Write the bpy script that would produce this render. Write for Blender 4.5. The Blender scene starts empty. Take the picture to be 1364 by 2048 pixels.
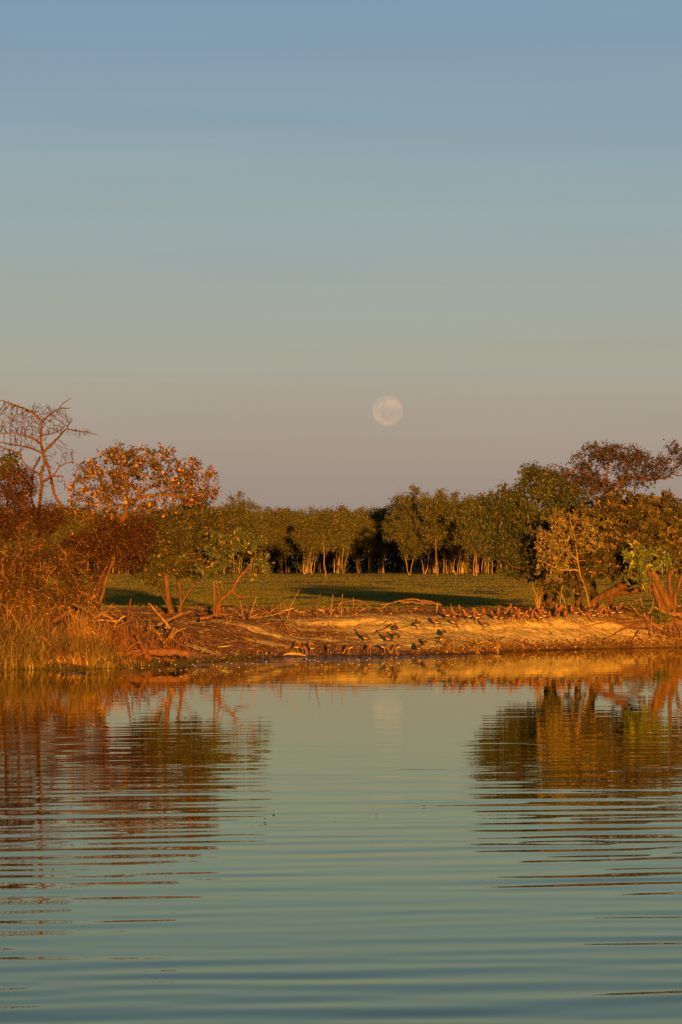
import bpy, math
import numpy as np
from mathutils import Vector
R = np.random.default_rng(11)
sc = bpy.context.scene
COL = sc.collection

# ------------------------------------------------------------------ camera, sky, sun, exposure
H = 2.65                 # camera height over the water
F = 6820.0               # focal length in photograph pixels
K = 1.0 / F
HY = 1120.0              # horizon row in the photograph
cam_d = bpy.data.cameras.new('camera'); cam = bpy.data.objects.new('camera', cam_d); COL.objects.link(cam)
cam_d.sensor_fit = 'HORIZONTAL'; cam_d.sensor_width = 36; cam_d.lens = 180.0
cam_d.clip_start = 0.5; cam_d.clip_end = 30000
cam.location = (0, 0, H); cam.rotation_euler = (math.pi / 2 + math.atan((HY - 1024) / F), 0, 0)
sc.camera = cam

SUN_EL, SUN_AZ = 2.3, 4.5        # degrees; azimuth measured from behind the camera towards the right
w = bpy.data.worlds.new('World'); sc.world = w; w.use_nodes = True
nt = w.node_tree; nt.nodes.clear()
out = nt.nodes.new('ShaderNodeOutputWorld'); bg = nt.nodes.new('ShaderNodeBackground')
sky = nt.nodes.new('ShaderNodeTexSky'); sky.sky_type = 'NISHITA'; sky.sun_disc = False
sky.sun_elevation = math.radians(SUN_EL); sky.sun_rotation = math.pi - math.radians(SUN_AZ)
sky.altitude = 0; sky.air_density = 1.0; sky.dust_density = 1.2; sky.ozone_density = 1.0
bg.inputs[1].default_value = 0.1
tc = nt.nodes.new('ShaderNodeTexCoord'); sep = nt.nodes.new('ShaderNodeSeparateXYZ')
nt.links.new(tc.outputs['Generated'], sep.inputs[0])
# very soft thin cloud veils tilt the height at which each tint sits
mp = nt.nodes.new('ShaderNodeMapping'); mp.inputs['Scale'].default_value = (.9, .9, 34)
nz = nt.nodes.new('ShaderNodeTexNoise'); nz.inputs['Scale'].default_value = 2.2; nz.inputs['Detail'].default_value = 4
nt.links.new(tc.outputs['Generated'], mp.inputs[0]); nt.links.new(mp.outputs[0], nz.inputs['Vector'])
m1 = nt.nodes.new('ShaderNodeMath'); m1.operation = 'MULTIPLY_ADD'; m1.inputs[1].default_value = 0.036; m1.inputs[2].default_value = -0.018
nt.links.new(nz.outputs[0], m1.inputs[0])
m2 = nt.nodes.new('ShaderNodeMath'); m2.operation = 'ADD'
nt.links.new(sep.outputs[2], m2.inputs[0]); nt.links.new(m1.outputs[0], m2.inputs[1])
mr = nt.nodes.new('ShaderNodeMapRange'); mr.inputs[1].default_value = 0.0; mr.inputs[2].default_value = 1.0
nt.links.new(m2.outputs[0], mr.inputs[0])
ramp = nt.nodes.new('ShaderNodeValToRGB'); nt.links.new(mr.outputs[0], ramp.inputs[0])
def s2l(c): return tuple((v / 255 / 12.92 if v <= 10 else ((v / 255 + .055) / 1.055) ** 2.4) for v in c)
SKY = [(0.0, (152, 136, 128)), (0.018, (159, 143, 134)), (0.036, (168, 155, 142)), (0.05, (168, 163, 149)), (0.066, (163, 168, 157)),
       (0.085, (155, 169, 168)), (0.115, (144, 166, 175)), (0.14, (132, 158, 178)), (0.17, (122, 151, 178)), (0.22, (108, 140, 170)),
       (0.35, (84, 112, 148)), (0.6, (52, 73, 106)), (1.0, (36, 52, 82))]
cr = ramp.color_ramp; cr.interpolation = 'B_SPLINE'
while len(cr.elements) < len(SKY): cr.elements.new(0.5)
for e, (p, c) in zip(cr.elements, SKY): e.position = p; e.color = (*s2l(c), 1)
EXPO = 1.0
sc_ = nt.nodes.new('ShaderNodeVectorMath'); sc_.operation = 'SCALE'; sc_.inputs[3].default_value = 10.0 / 2 ** EXPO
nt.links.new(ramp.outputs[0], sc_.inputs[0])
mp2 = nt.nodes.new('ShaderNodeMapping'); mp2.inputs['Scale'].default_value = (3.0, 3.0, 42); mp2.inputs['Rotation'].default_value = (0, .02, 0)
nz2 = nt.nodes.new('ShaderNodeTexNoise'); nz2.inputs['Scale'].default_value = 1.6; nz2.inputs['Detail'].default_value = 2; nz2.inputs['Distortion'].default_value = .4
nt.links.new(tc.outputs['Generated'], mp2.inputs[0]); nt.links.new(mp2.outputs[0], nz2.inputs['Vector'])
mr2 = nt.nodes.new('ShaderNodeMapRange'); mr2.inputs[1].default_value = .3; mr2.inputs[2].default_value = .7; mr2.inputs[3].default_value = .978 * 10 / 2 ** EXPO; mr2.inputs[4].default_value = 1.022 * 10 / 2 ** EXPO
nt.links.new(nz2.outputs[0], mr2.inputs[0]); nt.links.new(mr2.outputs[0], sc_.inputs[3])
mix = nt.nodes.new('ShaderNodeMix'); mix.data_type = 'RGBA'; mix.inputs[0].default_value = 0.93
nt.links.new(sky.outputs[0], mix.inputs[6]); nt.links.new(sc_.outputs[0], mix.inputs[7])
nt.links.new(mix.outputs[2], bg.inputs[0]); nt.links.new(bg.outputs[0], out.inputs[0])

sd = bpy.data.lights.new('sun', 'SUN'); so = bpy.data.objects.new('sun', sd); COL.objects.link(so)
sd.energy = 5.0; sd.angle = math.radians(0.5); sd.color = (1.0, 0.45, 0.085)
a, e = math.radians(SUN_AZ), math.radians(SUN_EL)
so.rotation_euler = Vector((-math.sin(a) * math.cos(e), math.cos(a) * math.cos(e), -math.sin(e))).to_track_quat('-Z', 'Y').to_euler()
so.location = (20, -60, 30)
sc.view_settings.view_transform = 'Standard'; sc.view_settings.look = 'None'
sc.view_settings.gamma = 1; sc.view_settings.exposure = EXPO; sc.view_settings.use_curve_mapping = False

# ------------------------------------------------------------------ helpers
def P(px, py, D, dy=0.0):
    """photograph pixel and ground distance -> world point"""
    D = D + dy
    return np.array([(px - 682) * K * D, D, H - (py - HY) * K * D])
_perm = np.random.default_rng(5).random((256, 256))
def vnoise(x, y):
    xi = np.floor(x).astype(int); yi = np.floor(y).astype(int); fx = x - xi; fy = y - yi
    fx = fx * fx * (3 - 2 * fx); fy = fy * fy * (3 - 2 * fy)
    g = lambda i, j: _perm[i & 255, j & 255]
    return (g(xi, yi) * (1 - fx) + g(xi + 1, yi) * fx) * (1 - fy) + (g(xi, yi + 1) * (1 - fx) + g(xi + 1, yi + 1) * fx) * fy
def fbm(x, y, o=4):
    s = 0; a_ = .5; t = 0
    for i in range(o):
        s = s + a_ * vnoise(x * 2 ** i + 17.3 * i, y * 2 ** i + 9.1 * i); t += a_; a_ *= .5
    return s / t
def sm(a_, b_, x):
    t = np.clip((x - a_) / (b_ - a_), 0, 1); return t * t * (3 - 2 * t)
def mesh_np(name, V, Fc, col=None, smooth=False):
    V = np.asarray(V, np.float32); Fc = np.asarray(Fc, np.int32); n = Fc.shape[1]
    me = bpy.data.meshes.new(name)
    me.vertices.add(len(V)); me.vertices.foreach_set('co', V.ravel())
    me.loops.add(Fc.size); me.loops.foreach_set('vertex_index', Fc.ravel())
    me.polygons.add(len(Fc)); me.polygons.foreach_set('loop_start', np.arange(len(Fc), dtype=np.int32) * n)
    me.polygons.foreach_set('loop_total', np.full(len(Fc), n, np.int32))
    me.polygons.foreach_set('use_smooth', np.full(len(Fc), smooth))
    me.update(calc_edges=True)
    if col is not None:
        at = me.color_attributes.new('Col', 'FLOAT_COLOR', 'POINT')
        c = np.ones((len(V), 4), np.float32); c[:, :3] = col; c[:, 2] *= .65; at.data.foreach_set('color', c.ravel())
    return me
def add(name, me, m, parent=None, loc=None):
    o = bpy.data.objects.new(name, me); COL.objects.link(o)
    if m is not None and not me.materials: me.materials.append(m)
    if parent is not None: o.parent = parent
    if loc is not None: o.location = loc
    return o
def tag(o, label, cat=None, group=None, kind=None):
    o['label'] = label
    if cat: o['category'] = cat
    if group: o['group'] = group
    if kind: o['kind'] = kind
    return o
def empty(name, loc, label, cat, group=None):
    o = bpy.data.objects.new(name, None); o.empty_display_size = .2; COL.objects.link(o); o.location = loc
    return tag(o, label, cat, group)
def material(name, rough=.8, nscale=8, namt=.35, bump=.0, trans=0.0, spec=.3, base=None, bdist=.02, stretch=(1, 1, 1), tint=None):
    m = bpy.data.materials.new(name); m.use_nodes = True; n = m.node_tree; N = n.nodes; L = n.links
    b = N['Principled BSDF']; b.inputs['Roughness'].default_value = rough; b.inputs['Specular IOR Level'].default_value = spec
    tcc = N.new('ShaderNodeTexCoord'); mm = N.new('ShaderNodeMapping'); mm.inputs['Scale'].default_value = stretch
    L.new(tcc.outputs['Object'], mm.inputs[0])
    no = N.new('ShaderNodeTexNoise'); no.inputs['Scale'].default_value = nscale; no.inputs['Detail'].default_value = 5
    L.new(mm.outputs[0], no.inputs['Vector'])
    mrr = N.new('ShaderNodeMapRange'); mrr.inputs[1].default_value = .3; mrr.inputs[2].default_value = .7
    mrr.inputs[3].default_value = 1 - namt; mrr.inputs[4].default_value = 1 + namt; L.new(no.outputs[0], mrr.inputs[0])
    vs = N.new('ShaderNodeVectorMath'); vs.operation = 'SCALE'
    if base is None:
        at = N.new('ShaderNodeAttribute'); at.attribute_name = 'Col'; L.new(at.outputs['Color'], vs.inputs[0])
    else: vs.inputs[0].default_value = base
    L.new(mrr.outputs[0], vs.inputs[3]); L.new(vs.outputs[0], b.inputs['Base Color'])
    if bump:
        bp = N.new('ShaderNodeBump'); bp.inputs['Strength'].default_value = bump; bp.inputs['Distance'].default_value = bdist
        n2 = N.new('ShaderNodeTexNoise'); n2.inputs['Scale'].default_value = nscale * 3; n2.inputs['Detail'].default_value = 6
        L.new(mm.outputs[0], n2.inputs['Vector']); L.new(n2.outputs[0], bp.inputs['Height']); L.new(bp.outputs[0], b.inputs['Normal'])
    if trans:
        t = N.new('ShaderNodeBsdfTranslucent'); L.new(vs.outputs[0], t.inputs[0])
        mx = N.new('ShaderNodeMixShader'); mx.inputs[0].default_value = trans
        L.new(b.outputs[0], mx.inputs[1]); L.new(t.outputs[0], mx.inputs[2]); L.new(mx.outputs[0], N['Material Output'].inputs[0])
    return m
M = {}
M['leaf'] = material('leaf', .6, 30, .12, trans=.14, spec=.25)
M['dry_leaf'] = material('dry_leaf', .8, 30, .15, trans=.2, spec=.1)
M['bark'] = material('bark', .9, 9, .4, bump=.6, spec=.1, stretch=(1, 1, .35))
M['paperbark'] = material('paperbark', .85, 5, .35, bump=.5, spec=.1, stretch=(1, 1, .3))
M['wood'] = material('driftwood', .85, 14, .4, bump=.7, spec=.1)
M['ground'] = material('bank_soil', .95, 6, .38, bump=.9, spec=.05, bdist=.035)
M['grass'] = material('grass', .7, 3, .2, trans=.45, spec=.15)
M['feather'] = material('feather', .8, 60, .18, spec=.1, bump=.2, bdist=.004)
M['horn'] = material('horn', .5, 60, .15, spec=.3, base=(.30, .14, .10))
M['petal'] = material('petal', .6, 60, .08, trans=.3, base=(.80, .74, .50))

# tubes through a parent-linked node set
def tubes(Pn, par, rad, col=(.2, .1, .06), colj=.12, kink=0.0):
    n = len(Pn); kids = [[] for _ in range(n)]
    for i in range(n):
        if par[i] >= 0: kids[par[i]].append(i)
    Vs, Fs, Cs = [], [], []; vc = 0; done = np.zeros(n, bool)
    starts = [(-1, i) for i in range(n) if par[i] < 0]
    while starts:
        p0, i = starts.pop()
        ch = [p0] if p0 >= 0 else []
        j = i
        while True:
            ch.append(j); ks = kids[j]
            if not ks: break
            ks = sorted(ks, key=lambda q: -rad[q])
            for q in ks[1:]: starts.append((j, q))
            j = ks[0]
        if len(ch) < 2: continue
        pts = Pn[ch]; rr = rad[ch].copy()
        if p0 >= 0: rr[0] = rr[1]
        rm = rr.max(); ns = 9 if rm > .08 else 6 if rm > .03 else 4 if rm > .012 else 3
        pts = np.vstack([pts, pts[-1] + (pts[-1] - pts[-2]) * .15]); rr = np.append(rr, rr[-1] * .1)
        tg = np.gradient(pts, axis=0); tg /= np.linalg.norm(tg, axis=1)[:, None] + 1e-9
        ref = np.where(np.abs(tg[:, 2:3]) > .9, np.array([[1., 0, 0]]), np.array([[0, 0, 1.]]))
        if (np.abs(tg[:, 2]) > .9).any() or rm > .05:
            ref = np.tile(np.array([[.35, 1.0, .2]]), (len(pts), 1))
        u = np.cross(tg, ref); u /= np.linalg.norm(u, axis=1)[:, None] + 1e-9
        v = np.cross(tg, u)
        an = np.arange(ns) / ns * 2 * np.pi
        irr = 1 + kink * (R.random((len(pts), ns)) - .5)
        ring = pts[:, None, :] + (rr[:, None] * irr)[:, :, None] * (np.cos(an)[None, :, None] * u[:, None, :] + np.sin(an)[None, :, None] * v[:, None, :])
        Vs.append(ring.reshape(-1, 3))
        m_ = len(pts); A = (np.arange(m_ - 1)[:, None] * ns + np.arange(ns)[None, :]); B = (np.arange(m_ - 1)[:, None] * ns + (np.arange(ns)[None, :] + 1) % ns)
        q = np.stack([A, B, B + ns, A + ns], -1).reshape(-1, 4) + vc; Fs.append(q)
        cc = np.array(col)[None] * (1 + colj * R.normal()); Cs.append(np.repeat(cc, m_ * ns, 0))
        vc += m_ * ns
    return np.vstack(Vs), np.vstack(Fs), np.clip(np.vstack(Cs), 0, 1)
def poly_nodes(pl, step):
    pl = np.asarray(pl, float); out_ = [pl[0]]
    for a_, b_ in zip(pl[:-1], pl[1:]):
        k = max(1, int(np.linalg.norm(b_ - a_) / step))
        for t in range(1, k + 1): out_.append(a_ + (b_ - a_) * t / k)
    o = np.array(out_)
    if len(o) > 4:       # round the corners
        o[1:-1] = (o[:-2] + 2 * o[1:-1] + o[2:]) / 4
    return o
def grow(skel, attr, step, infl, kill, iters=60, trop=(0, 0, .08), wob=.25, r_tip=.004, pexp=2.3):
    """skel: list of (polyline of world points, r_start, r_end)"""
    Pn, par, rg = [], [], []
    for pl, r0, r1 in skel:
        nn = poly_nodes(pl, step)
        if len(nn) > 3: nn[1:-1] += R.normal(0, step * .07, nn[1:-1].shape)
        base = -1
        if Pn:
            d = np.linalg.norm(np.array(Pn) - nn[0], axis=1); j = int(d.argmin())
            if d[j] < step * 2.5: base = j; nn = nn[1:] if d[j] < step * .8 else nn
        for i, q in enumerate(nn):
            Pn.append(q); par.append(base); base = len(Pn) - 1; rg.append(r0 + (r1 - r0) * i / max(1, len(nn) - 1))
    nodes = list(Pn); attr = np.asarray(attr, float)
    if len(attr):
        A = np.array(nodes); D = np.linalg.norm(attr[:, None] - A[None], axis=2); near = D.argmin(1); dist = D.min(1)
        alive = np.ones(len(attr), bool); trop = np.array(trop)
        for it in range(iters):
            act = alive & (dist < infl)
            if not act.any():
                if it < 3: infl *= 1.8; continue
                break
            newp, newpar = [], []
            ids = near[act]; AA = attr[act]
            for u in np.unique(ids):
                v = AA[ids == u] - nodes[u]; v /= np.linalg.norm(v, axis=1)[:, None] + 1e-9
                d = v.sum(0); d = d / (np.linalg.norm(d) + 1e-9) + trop + R.normal(0, wob, 3); d /= np.linalg.norm(d)
                newp.append(nodes[u] + d * step); newpar.append(int(u))
            k0 = len(nodes); nodes += newp; par += newpar; rg += [0] * len(newp)
            NP = np.array(newp); dd = np.linalg.norm(attr[:, None] - NP[None], axis=2); j = dd.argmin(1); dm = dd.min(1)
            up = dm < dist; near[up] = j[up] + k0; dist[up] = dm[up]
            alive &= dist > kill
            if len(nodes) > 9000: break
    n = len(nodes); acc = np.zeros(n); par_ = np.array(par); r = np.zeros(n)
    for i in range(n - 1, -1, -1):
        r[i] = max(acc[i] ** (1 / pexp) if acc[i] > 0 else r_tip, rg[i])
        if par_[i] >= 0 and par_[i] < i: acc[par_[i]] += max(acc[i], r_tip ** pexp)
    return np.array(nodes), par_, r
def blob(cx, cy, rx, ry, D, n, dz=None, dy=0, gap=.5, gs=1.9):
    """points filling an ellipsoid given in photograph pixels, thinned by noise so the crown has gaps"""
    c = P(cx, cy, D + dy); s = K * D; rz = dz if dz else rx * s * .75
    q = R.normal(size=(n * 4, 3)); q /= np.linalg.norm(q, axis=1)[:, None]; q *= R.random((n * 4, 1)) ** (1 / 2.4)
    q = q * np.array([rx * s, rz, ry * s]) + c
    g = fbm(q[:, 0] * gs + q[:, 1] * .7 * gs, q[:, 2] * gs + 31 - q[:, 1] * .4, 3)
    q = q[g > np.quantile(g, gap * .6)]
    return q[:n]
def leafmesh(name, pos, dr, size, colors, aspect=.4, fold=.25, droop=0.0):
    n = len(pos); dr = dr / (np.linalg.norm(dr, axis=1)[:, None] + 1e-9)
    rv = R.normal(size=(n, 3)); s = np.cross(dr, rv); s /= np.linalg.norm(s, axis=1)[:, None] + 1e-9; nn = np.cross(dr, s)
    L = size[:, None]; W = L * aspect * (.8 + .4 * R.random((n, 1)))
    tip = pos + dr * L - nn * L * droop
    mid = pos + dr * L * .5
    V = np.stack([pos, mid + s * W * .5 + nn * W * fold, tip, mid - s * W * .5 + nn * W * fold], 1).reshape(-1, 3)
    b = np.arange(n)[:, None] * 4
    Fc = np.concatenate([b + np.array([[0, 1, 2]]), b + np.array([[0, 2, 3]])], 1).reshape(-1, 3)
    return mesh_np(name, V, Fc, np.repeat(colors, 4, 0))
def pick(n, pal, jit=.25):
    pr = np.array([p[1] for p in pal], float); pr /= pr.sum()
    i = R.choice(len(pal), n, p=pr); c = np.array([p[0] for p in pal])[i]
    return np.clip(c * np.exp(R.normal(0, jit, (n, 1))) * (1 + R.normal(0, .06, (n, 3))), .003, .9)
def leaves_on(nodes, par, r, n, thr, size, pal, aspect=.4, spread=.06, down=0.0, jit=.25, szj=.3, bias=None, name='crown'):
    thin = np.where((r < thr) & (par >= 0))[0]
    w_ = np.ones(len(thin)) if bias is None else bias(nodes[thin])
    idx = R.choice(thin, n, p=w_ / w_.sum()); base = nodes[par[idx]]; tw = nodes[idx] - base
    pos = base + tw * R.random((n, 1)) + R.normal(0, spread, (n, 3))
    tw /= np.linalg.norm(tw, axis=1)[:, None] + 1e-9
    dr = tw * .8 + R.normal(0, .7, (n, 3)) + np.array([0, 0, -down])
    sz = size * np.exp(R.normal(0, szj, n))
    return leafmesh(name, pos, dr, sz, pick(n, pal, jit), aspect)
def rosettes(name, cen, ax, k, size, pal, aspect=.36, jit=.2, open_=1.0):
    n = len(cen); ax = ax / (np.linalg.norm(ax, axis=1)[:, None] + 1e-9)
    rv = R.normal(size=(n, 3)); u = np.cross(ax, rv); u /= np.linalg.norm(u, axis=1)[:, None]; v = np.cross(ax, u)
    col = pick(n, pal, jit); Ps, Ds, Cc = [], [], []
    for j in range(k):
        t = 2 * np.pi * j / k + R.normal(0, .15, n)
        d = (np.cos(t)[:, None] * u + np.sin(t)[:, None] * v) * open_ + ax * (.25 + .5 * R.random((n, 1)))
        Ps.append(cen); Ds.append(d); Cc.append(col * (1 + R.normal(0, .1, (n, 1))))
    Ps = np.vstack(Ps); Ds = np.vstack(Ds)
    return leafmesh(name, Ps, Ds, size * np.exp(R.normal(0, .2, len(Ps))), np.clip(np.vstack(Cc), .003, .9), aspect, droop=.12)

# ------------------------------------------------------------------ the ground: water hole bed, bank, flood plain, one sheet
def xs_at(px, py): D = H / ((py - HY) * K); return (px - 682) * K * D, D
_sh = [xs_at(*q) for q in [(-250, 1341), (0, 1338), (150, 1338), (300, 1333), (400, 1325), (500, 1317), (600, 1312), (760, 1311), (900, 1309), (1000, 1303), (1180, 1298), (1364, 1295), (1600, 1293)]]
SX, SY = np.array([s[0] for s in _sh]), np.array([s[1] for s in _sh])
def shore(x): return np.interp(x, SX, SY) + .25 * (fbm(x * .8 + 3, x * 0 + 2, 3) - .5)
def height(x, y):
    x = np.asarray(x, float); y = np.asarray(y, float)
    ys = shore(x); t = y - ys; u = t / np.maximum(107 - ys, 2)
    z = np.interp(u, [-3, -.6, -.1, 0, .01, .40, .55, 1.0, 1.25, 1.9, 60], [-2.2, -1.1, -.2, -.01, .035, .80, .93, 1.14, 1.08, .8, .8])
    z = np.where(y > 128, .8, z) if False else z
    bank = sm(0, .1, u) * (1 - sm(1.6, 2.4, u))
    z = z + bank * (.20 * (fbm(x * .35, y * .35, 3) - .5) + .09 * (fbm(x * 1.5, y * 2.0, 3) - .5))
    lump = 1.05 * (fbm(x * 5, y * 6 + 4, 4) - .5); rid = np.abs(fbm(x * 2.2 + 9, y * 5.5, 3) - .5)
    z = z + bank * (.055 * lump - .07 * np.clip(.09 - rid, 0, 1) / .09 * .4)
    # the little eroded ledge of bare sand left of centre
    led = np.exp(-((x - .2) / 1.6) ** 2) * (1 - sm(5.2, 5.8, t)) * sm(4.4, 5.0, t)
    z = z - .10 * led * 0 + .10 * np.exp(-((x - .2) / 1.8) ** 2) * sm(4.6, 4.85, t + .5 * (fbm(x * 2, y * 0, 2) - .5)) * (1 - sm(7, 9, t))
    # second ledge, long, towards the right
    z = z + .07 * sm(-4.5, -3, x) * sm(.30, .33, u + .05 * (fbm(x * 1.3, x * 0 + 5, 3) - .5)) * (1 - sm(.6, .9, u))
    far = sm(120, 160, y)
    z = z + far * .12 * (fbm(x * .03, y * .03, 3) - .5)
    return z
def grid(xs, ys):
    X, Y = np.meshgrid(xs, ys); n, m = len(xs), len(ys)
    i = np.arange(m - 1)[:, None] * n + np.arange(n - 1)[None, :]
    return X, Y, np.stack([i, i + 1, i + n + 1, i + n], -1).reshape(-1, 4)
gx = np.concatenate([-np.geomspace(3500, 14, 34)[:-1], np.arange(-14, 14.01, .075), np.geomspace(14, 3500, 34)[1:]])
gy = np.concatenate([[-3000, -600, -100, -20, 20, 50, 65, 74], np.arange(78, 112, .06), np.geomspace(112, 560, 140), np.geomspace(580, 9000, 24)])
X, Y, Q = grid(gx, gy); Z = height(X, Y)
Z = np.where(Y < 70, -1.6, Z)
T = Y - shore(X); U = T / np.maximum(107 - shore(X), 2)
def cmix(a_, b_, t): return a_ + (b_ - a_) * t[..., None]
def sand_mask(x, y):
    t = y - shore(x); u = t / np.maximum(107 - shore(x), 2)
    n1 = fbm(x * 1.1, y * 1.6, 4); n2 = fbm(x * .5 + 40, y * 2.2, 3)
    face = sm(.03, .12, u + .08 * (n1 - .5)) * (1 - sm(.42, .56, u + .16 * (n1 - .5)))
    right = sm(-.6, 1.2, x + 2.0 * (n2 - .5)) * (1 - sm(6.8, 8.3, x + 1.6 * (n1 - .5)))
    leftp = sm(.50, .60, n2) * sm(-7, -5, x) * .75
    led = np.exp(-((x - .2) / 1.5) ** 2) * sm(3.8, 4.8, t) * (1 - sm(5.4, 6.2, t))
    return np.clip(face * np.maximum(right, leftp) + led * sm(.3, .5, n1), 0, 1), u, n1, n2
Sm, _, N1, N2 = sand_mask(X, Y)
one = np.ones(X.shape)[..., None]
sand = one * np.array([.56, .365, .13]); litter = one * np.array([.21, .10, .042]); pale = one * np.array([.44, .26, .095])
field = one * np.array([.21, .165, .024]); mud = one * np.array([.055, .030, .015])
C = cmix(litter, pale, sm(.5, .66, N2) * .8); C = cmix(C, sand, Sm)
C = cmix(C, field, sm(.98, 1.12, U + .12 * (N1 - .5)))
fl = fbm(X * .12, Y * .03, 4); C = cmix(C, one * np.array([.20, .15, .045]), sm(.5, .62, fl) * sm(1.1, 1.4, U) * .7)
C = cmix(C, mud, 1 - sm(.0, .035, U + .02 * (N1 - .5)))
ground = add('ground', mesh_np('ground', np.stack([X, Y, Z], -1).reshape(-1, 3), Q, C.reshape(-1, 3), True), M['ground'])
tag(ground, 'orange sand and earth bank rising from the water to a flat grassy plain', kind='structure')
def hit(px, py, D0=76, D1=140):
    """where the sight line of a photograph pixel meets the ground"""
    D = np.arange(D0, D1, .04); s = np.stack([(px - 682) * K * D, D, H - (py - HY) * K * D], 1)
    g = height(s[:, 0], s[:, 1]); b = np.where((s[:, 2] <= g))[0]
    i = b[0] if len(b) else len(D) - 1
    return np.array([s[i, 0], s[i, 1], g[i]])

# ------------------------------------------------------------------ the water, one waved sheet
wx = np.concatenate([-np.geomspace(2500, 18, 22)[:-1], np.arange(-18, 18.01, .22), np.geomspace(18, 2500, 22)[1:]])
wy = np.concatenate([[-3000, -500, -100, -20, 0, 8, 12], np.arange(14, 108, .065), [109, 112]])
X, Y, Q = grid(wx, wy); Z = np.zeros(X.shape)
rw = np.random.default_rng(3)
def waves(lo, hi, n, amp, spread, ang0=-.17):
    z = np.zeros(X.shape)
    for _ in range(n):
        lam = math.exp(rw.uniform(math.log(lo), math.log(hi))); th = ang0 + rw.normal(0, spread); k = 2 * math.pi / lam
        z += amp * lam / math.sqrt(n) * np.sin(k * (X * math.sin(th) + Y * math.cos(th)) + rw.uniform(0, 6.28))
    return z
near = 1 - sm(24, 66, Y)
patch = .25 + 1.5 * fbm(X * .22 + 3, Y * .12, 4) ** 1.3
Z += (waves(.8, 1.9, 16, .0022, .09) + waves(.36, .95, 30, .0030, .12)) * (.07 + .93 * near) * (1 + .4 * (1 - sm(20, 34, Y))) * patch
Z += waves(.30, .7, 24, .00028, .25) * patch
Z *= (np.abs(X) < 18) * (1 - sm(104, 107, Y)) * sm(12, 15, Y)
shx = shore(X); off = shx - Y
ruf = (sm(-.6, .3, off) * (1 - sm(2.6 + 5.5 * fbm(X * .25, X * 0, 3), 4.6 + 5.5 * fbm(X * .25, X * 0, 3), off)))
ruf = ruf * sm(-6.5, -4.5, X) * (1 - sm(3.6, 5.2, X)) * sm(.30, .46, fbm(X * .5, Y * .9, 3))
me = mesh_np('water', np.stack([X, Y, Z], -1).reshape(-1, 3), Q, np.repeat(ruf.reshape(-1, 1), 3, 1), True)
m = bpy.data.materials.new('water'); m.use_nodes = True; N = m.node_tree.nodes; L = m.node_tree.links; b = N['Principled BSDF']
b.inputs['Base Color'].default_value = (.010, .014, .003, 1); b.inputs['IOR'].default_value = 1.333; b.inputs['Specular IOR Level'].default_value = .5
at = N.new('ShaderNodeAttribute'); at.attribute_name = 'Col'
mrr = N.new('ShaderNodeMapRange'); mrr.inputs[3].default_value = .004; mrr.inputs[4].default_value = .09; L.new(at.outputs['Fac'], mrr.inputs[0]); L.new(mrr.outputs[0], b.inputs['Roughness'])
tcc = N.new('ShaderNodeTexCoord')
def wn(scale, sx, sy, det):
    mm = N.new('ShaderNodeMapping'); mm.inputs['Scale'].default_value = (sx, sy, 1); L.new(tcc.outputs['Object'], mm.inputs[0])
    q = N.new('ShaderNodeTexNoise'); q.inputs['Scale'].default_value = scale; q.inputs['Detail'].default_value = det; L.new(mm.outputs[0], q.inputs['Vector']); return q
b1 = N.new('ShaderNodeBump'); b1.inputs['Strength'].default_value = 1; b1.inputs['Distance'].default_value = .00022
L.new(wn(1.0, .9, 6.0, 3).outputs[0], b1.inputs['Height'])
b2 = N.new('ShaderNodeBump'); b2.inputs['Distance'].default_value = .006; L.new(at.outputs['Fac'], b2.inputs['Strength'])
L.new(wn(3.0, 1.2, 2.6, 4).outputs[0], b2.inputs['Height']); L.new(b1.outputs[0], b2.inputs['Normal']); L.new(b2.outputs[0], b.inputs['Normal'])
b.inputs['Specular IOR Level'].default_value = 0; b.inputs['Roughness'].default_value = 1
fr = N.new('ShaderNodeFresnel'); fr.inputs['IOR'].default_value = 1.333; gl = N.new('ShaderNodeBsdfGlossy'); gl.inputs['Color'].default_value = (.97, .985, .72, 1)
L.remove(b.inputs['Roughness'].links[0]); L.new(mrr.outputs[0], gl.inputs['Roughness']); L.new(b2.outputs[0], gl.inputs['Normal']); L.new(b2.outputs[0], fr.inputs['Normal'])
mxw = N.new('ShaderNodeMixShader'); L.new(fr.outputs[0], mxw.inputs[0]); L.new(b.outputs[0], mxw.inputs[1]); L.new(gl.outputs[0], mxw.inputs[2]); L.new(mxw.outputs[0], N['Material Output'].inputs[0])
water = add('water', me, m); tag(water, 'calm green water with fine ripples mirroring the sky and trees', kind='structure')

# ------------------------------------------------------------------ the moon, far beyond the forest
MD = 6000.0; mc = P(775, 821, MD)
def uvsphere(r, nu, nv):
    th = np.linspace(0, np.pi, nv); ph = np.linspace(0, 2 * np.pi, nu, endpoint=False)
    Vv = np.stack([np.sin(th)[:, None] * np.cos(ph), np.sin(th)[:, None] * np.sin(ph), np.cos(th)[:, None] * np.ones(nu)], -1).reshape(-1, 3) * r
    A = np.arange(nv - 1)[:, None] * nu + np.arange(nu)[None]; B = np.arange(nv - 1)[:, None] * nu + (np.arange(nu)[None] + 1) % nu
    return Vv, np.stack([A, B, B + nu, A + nu], -1).reshape(-1, 4)
V, Q = uvsphere(30.5 * K * MD, 96, 64)
mm_ = bpy.data.materials.new('moon'); mm_.use_nodes = True; N = mm_.node_tree.nodes; L = mm_.node_tree.links; N.remove(N['Principled BSDF'])
df = N.new('ShaderNodeBsdfDiffuse'); df.inputs['Roughness'].default_value = 1.0; tr = N.new('ShaderNodeBsdfTransparent'); ad = N.new('ShaderNodeAddShader')
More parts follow.
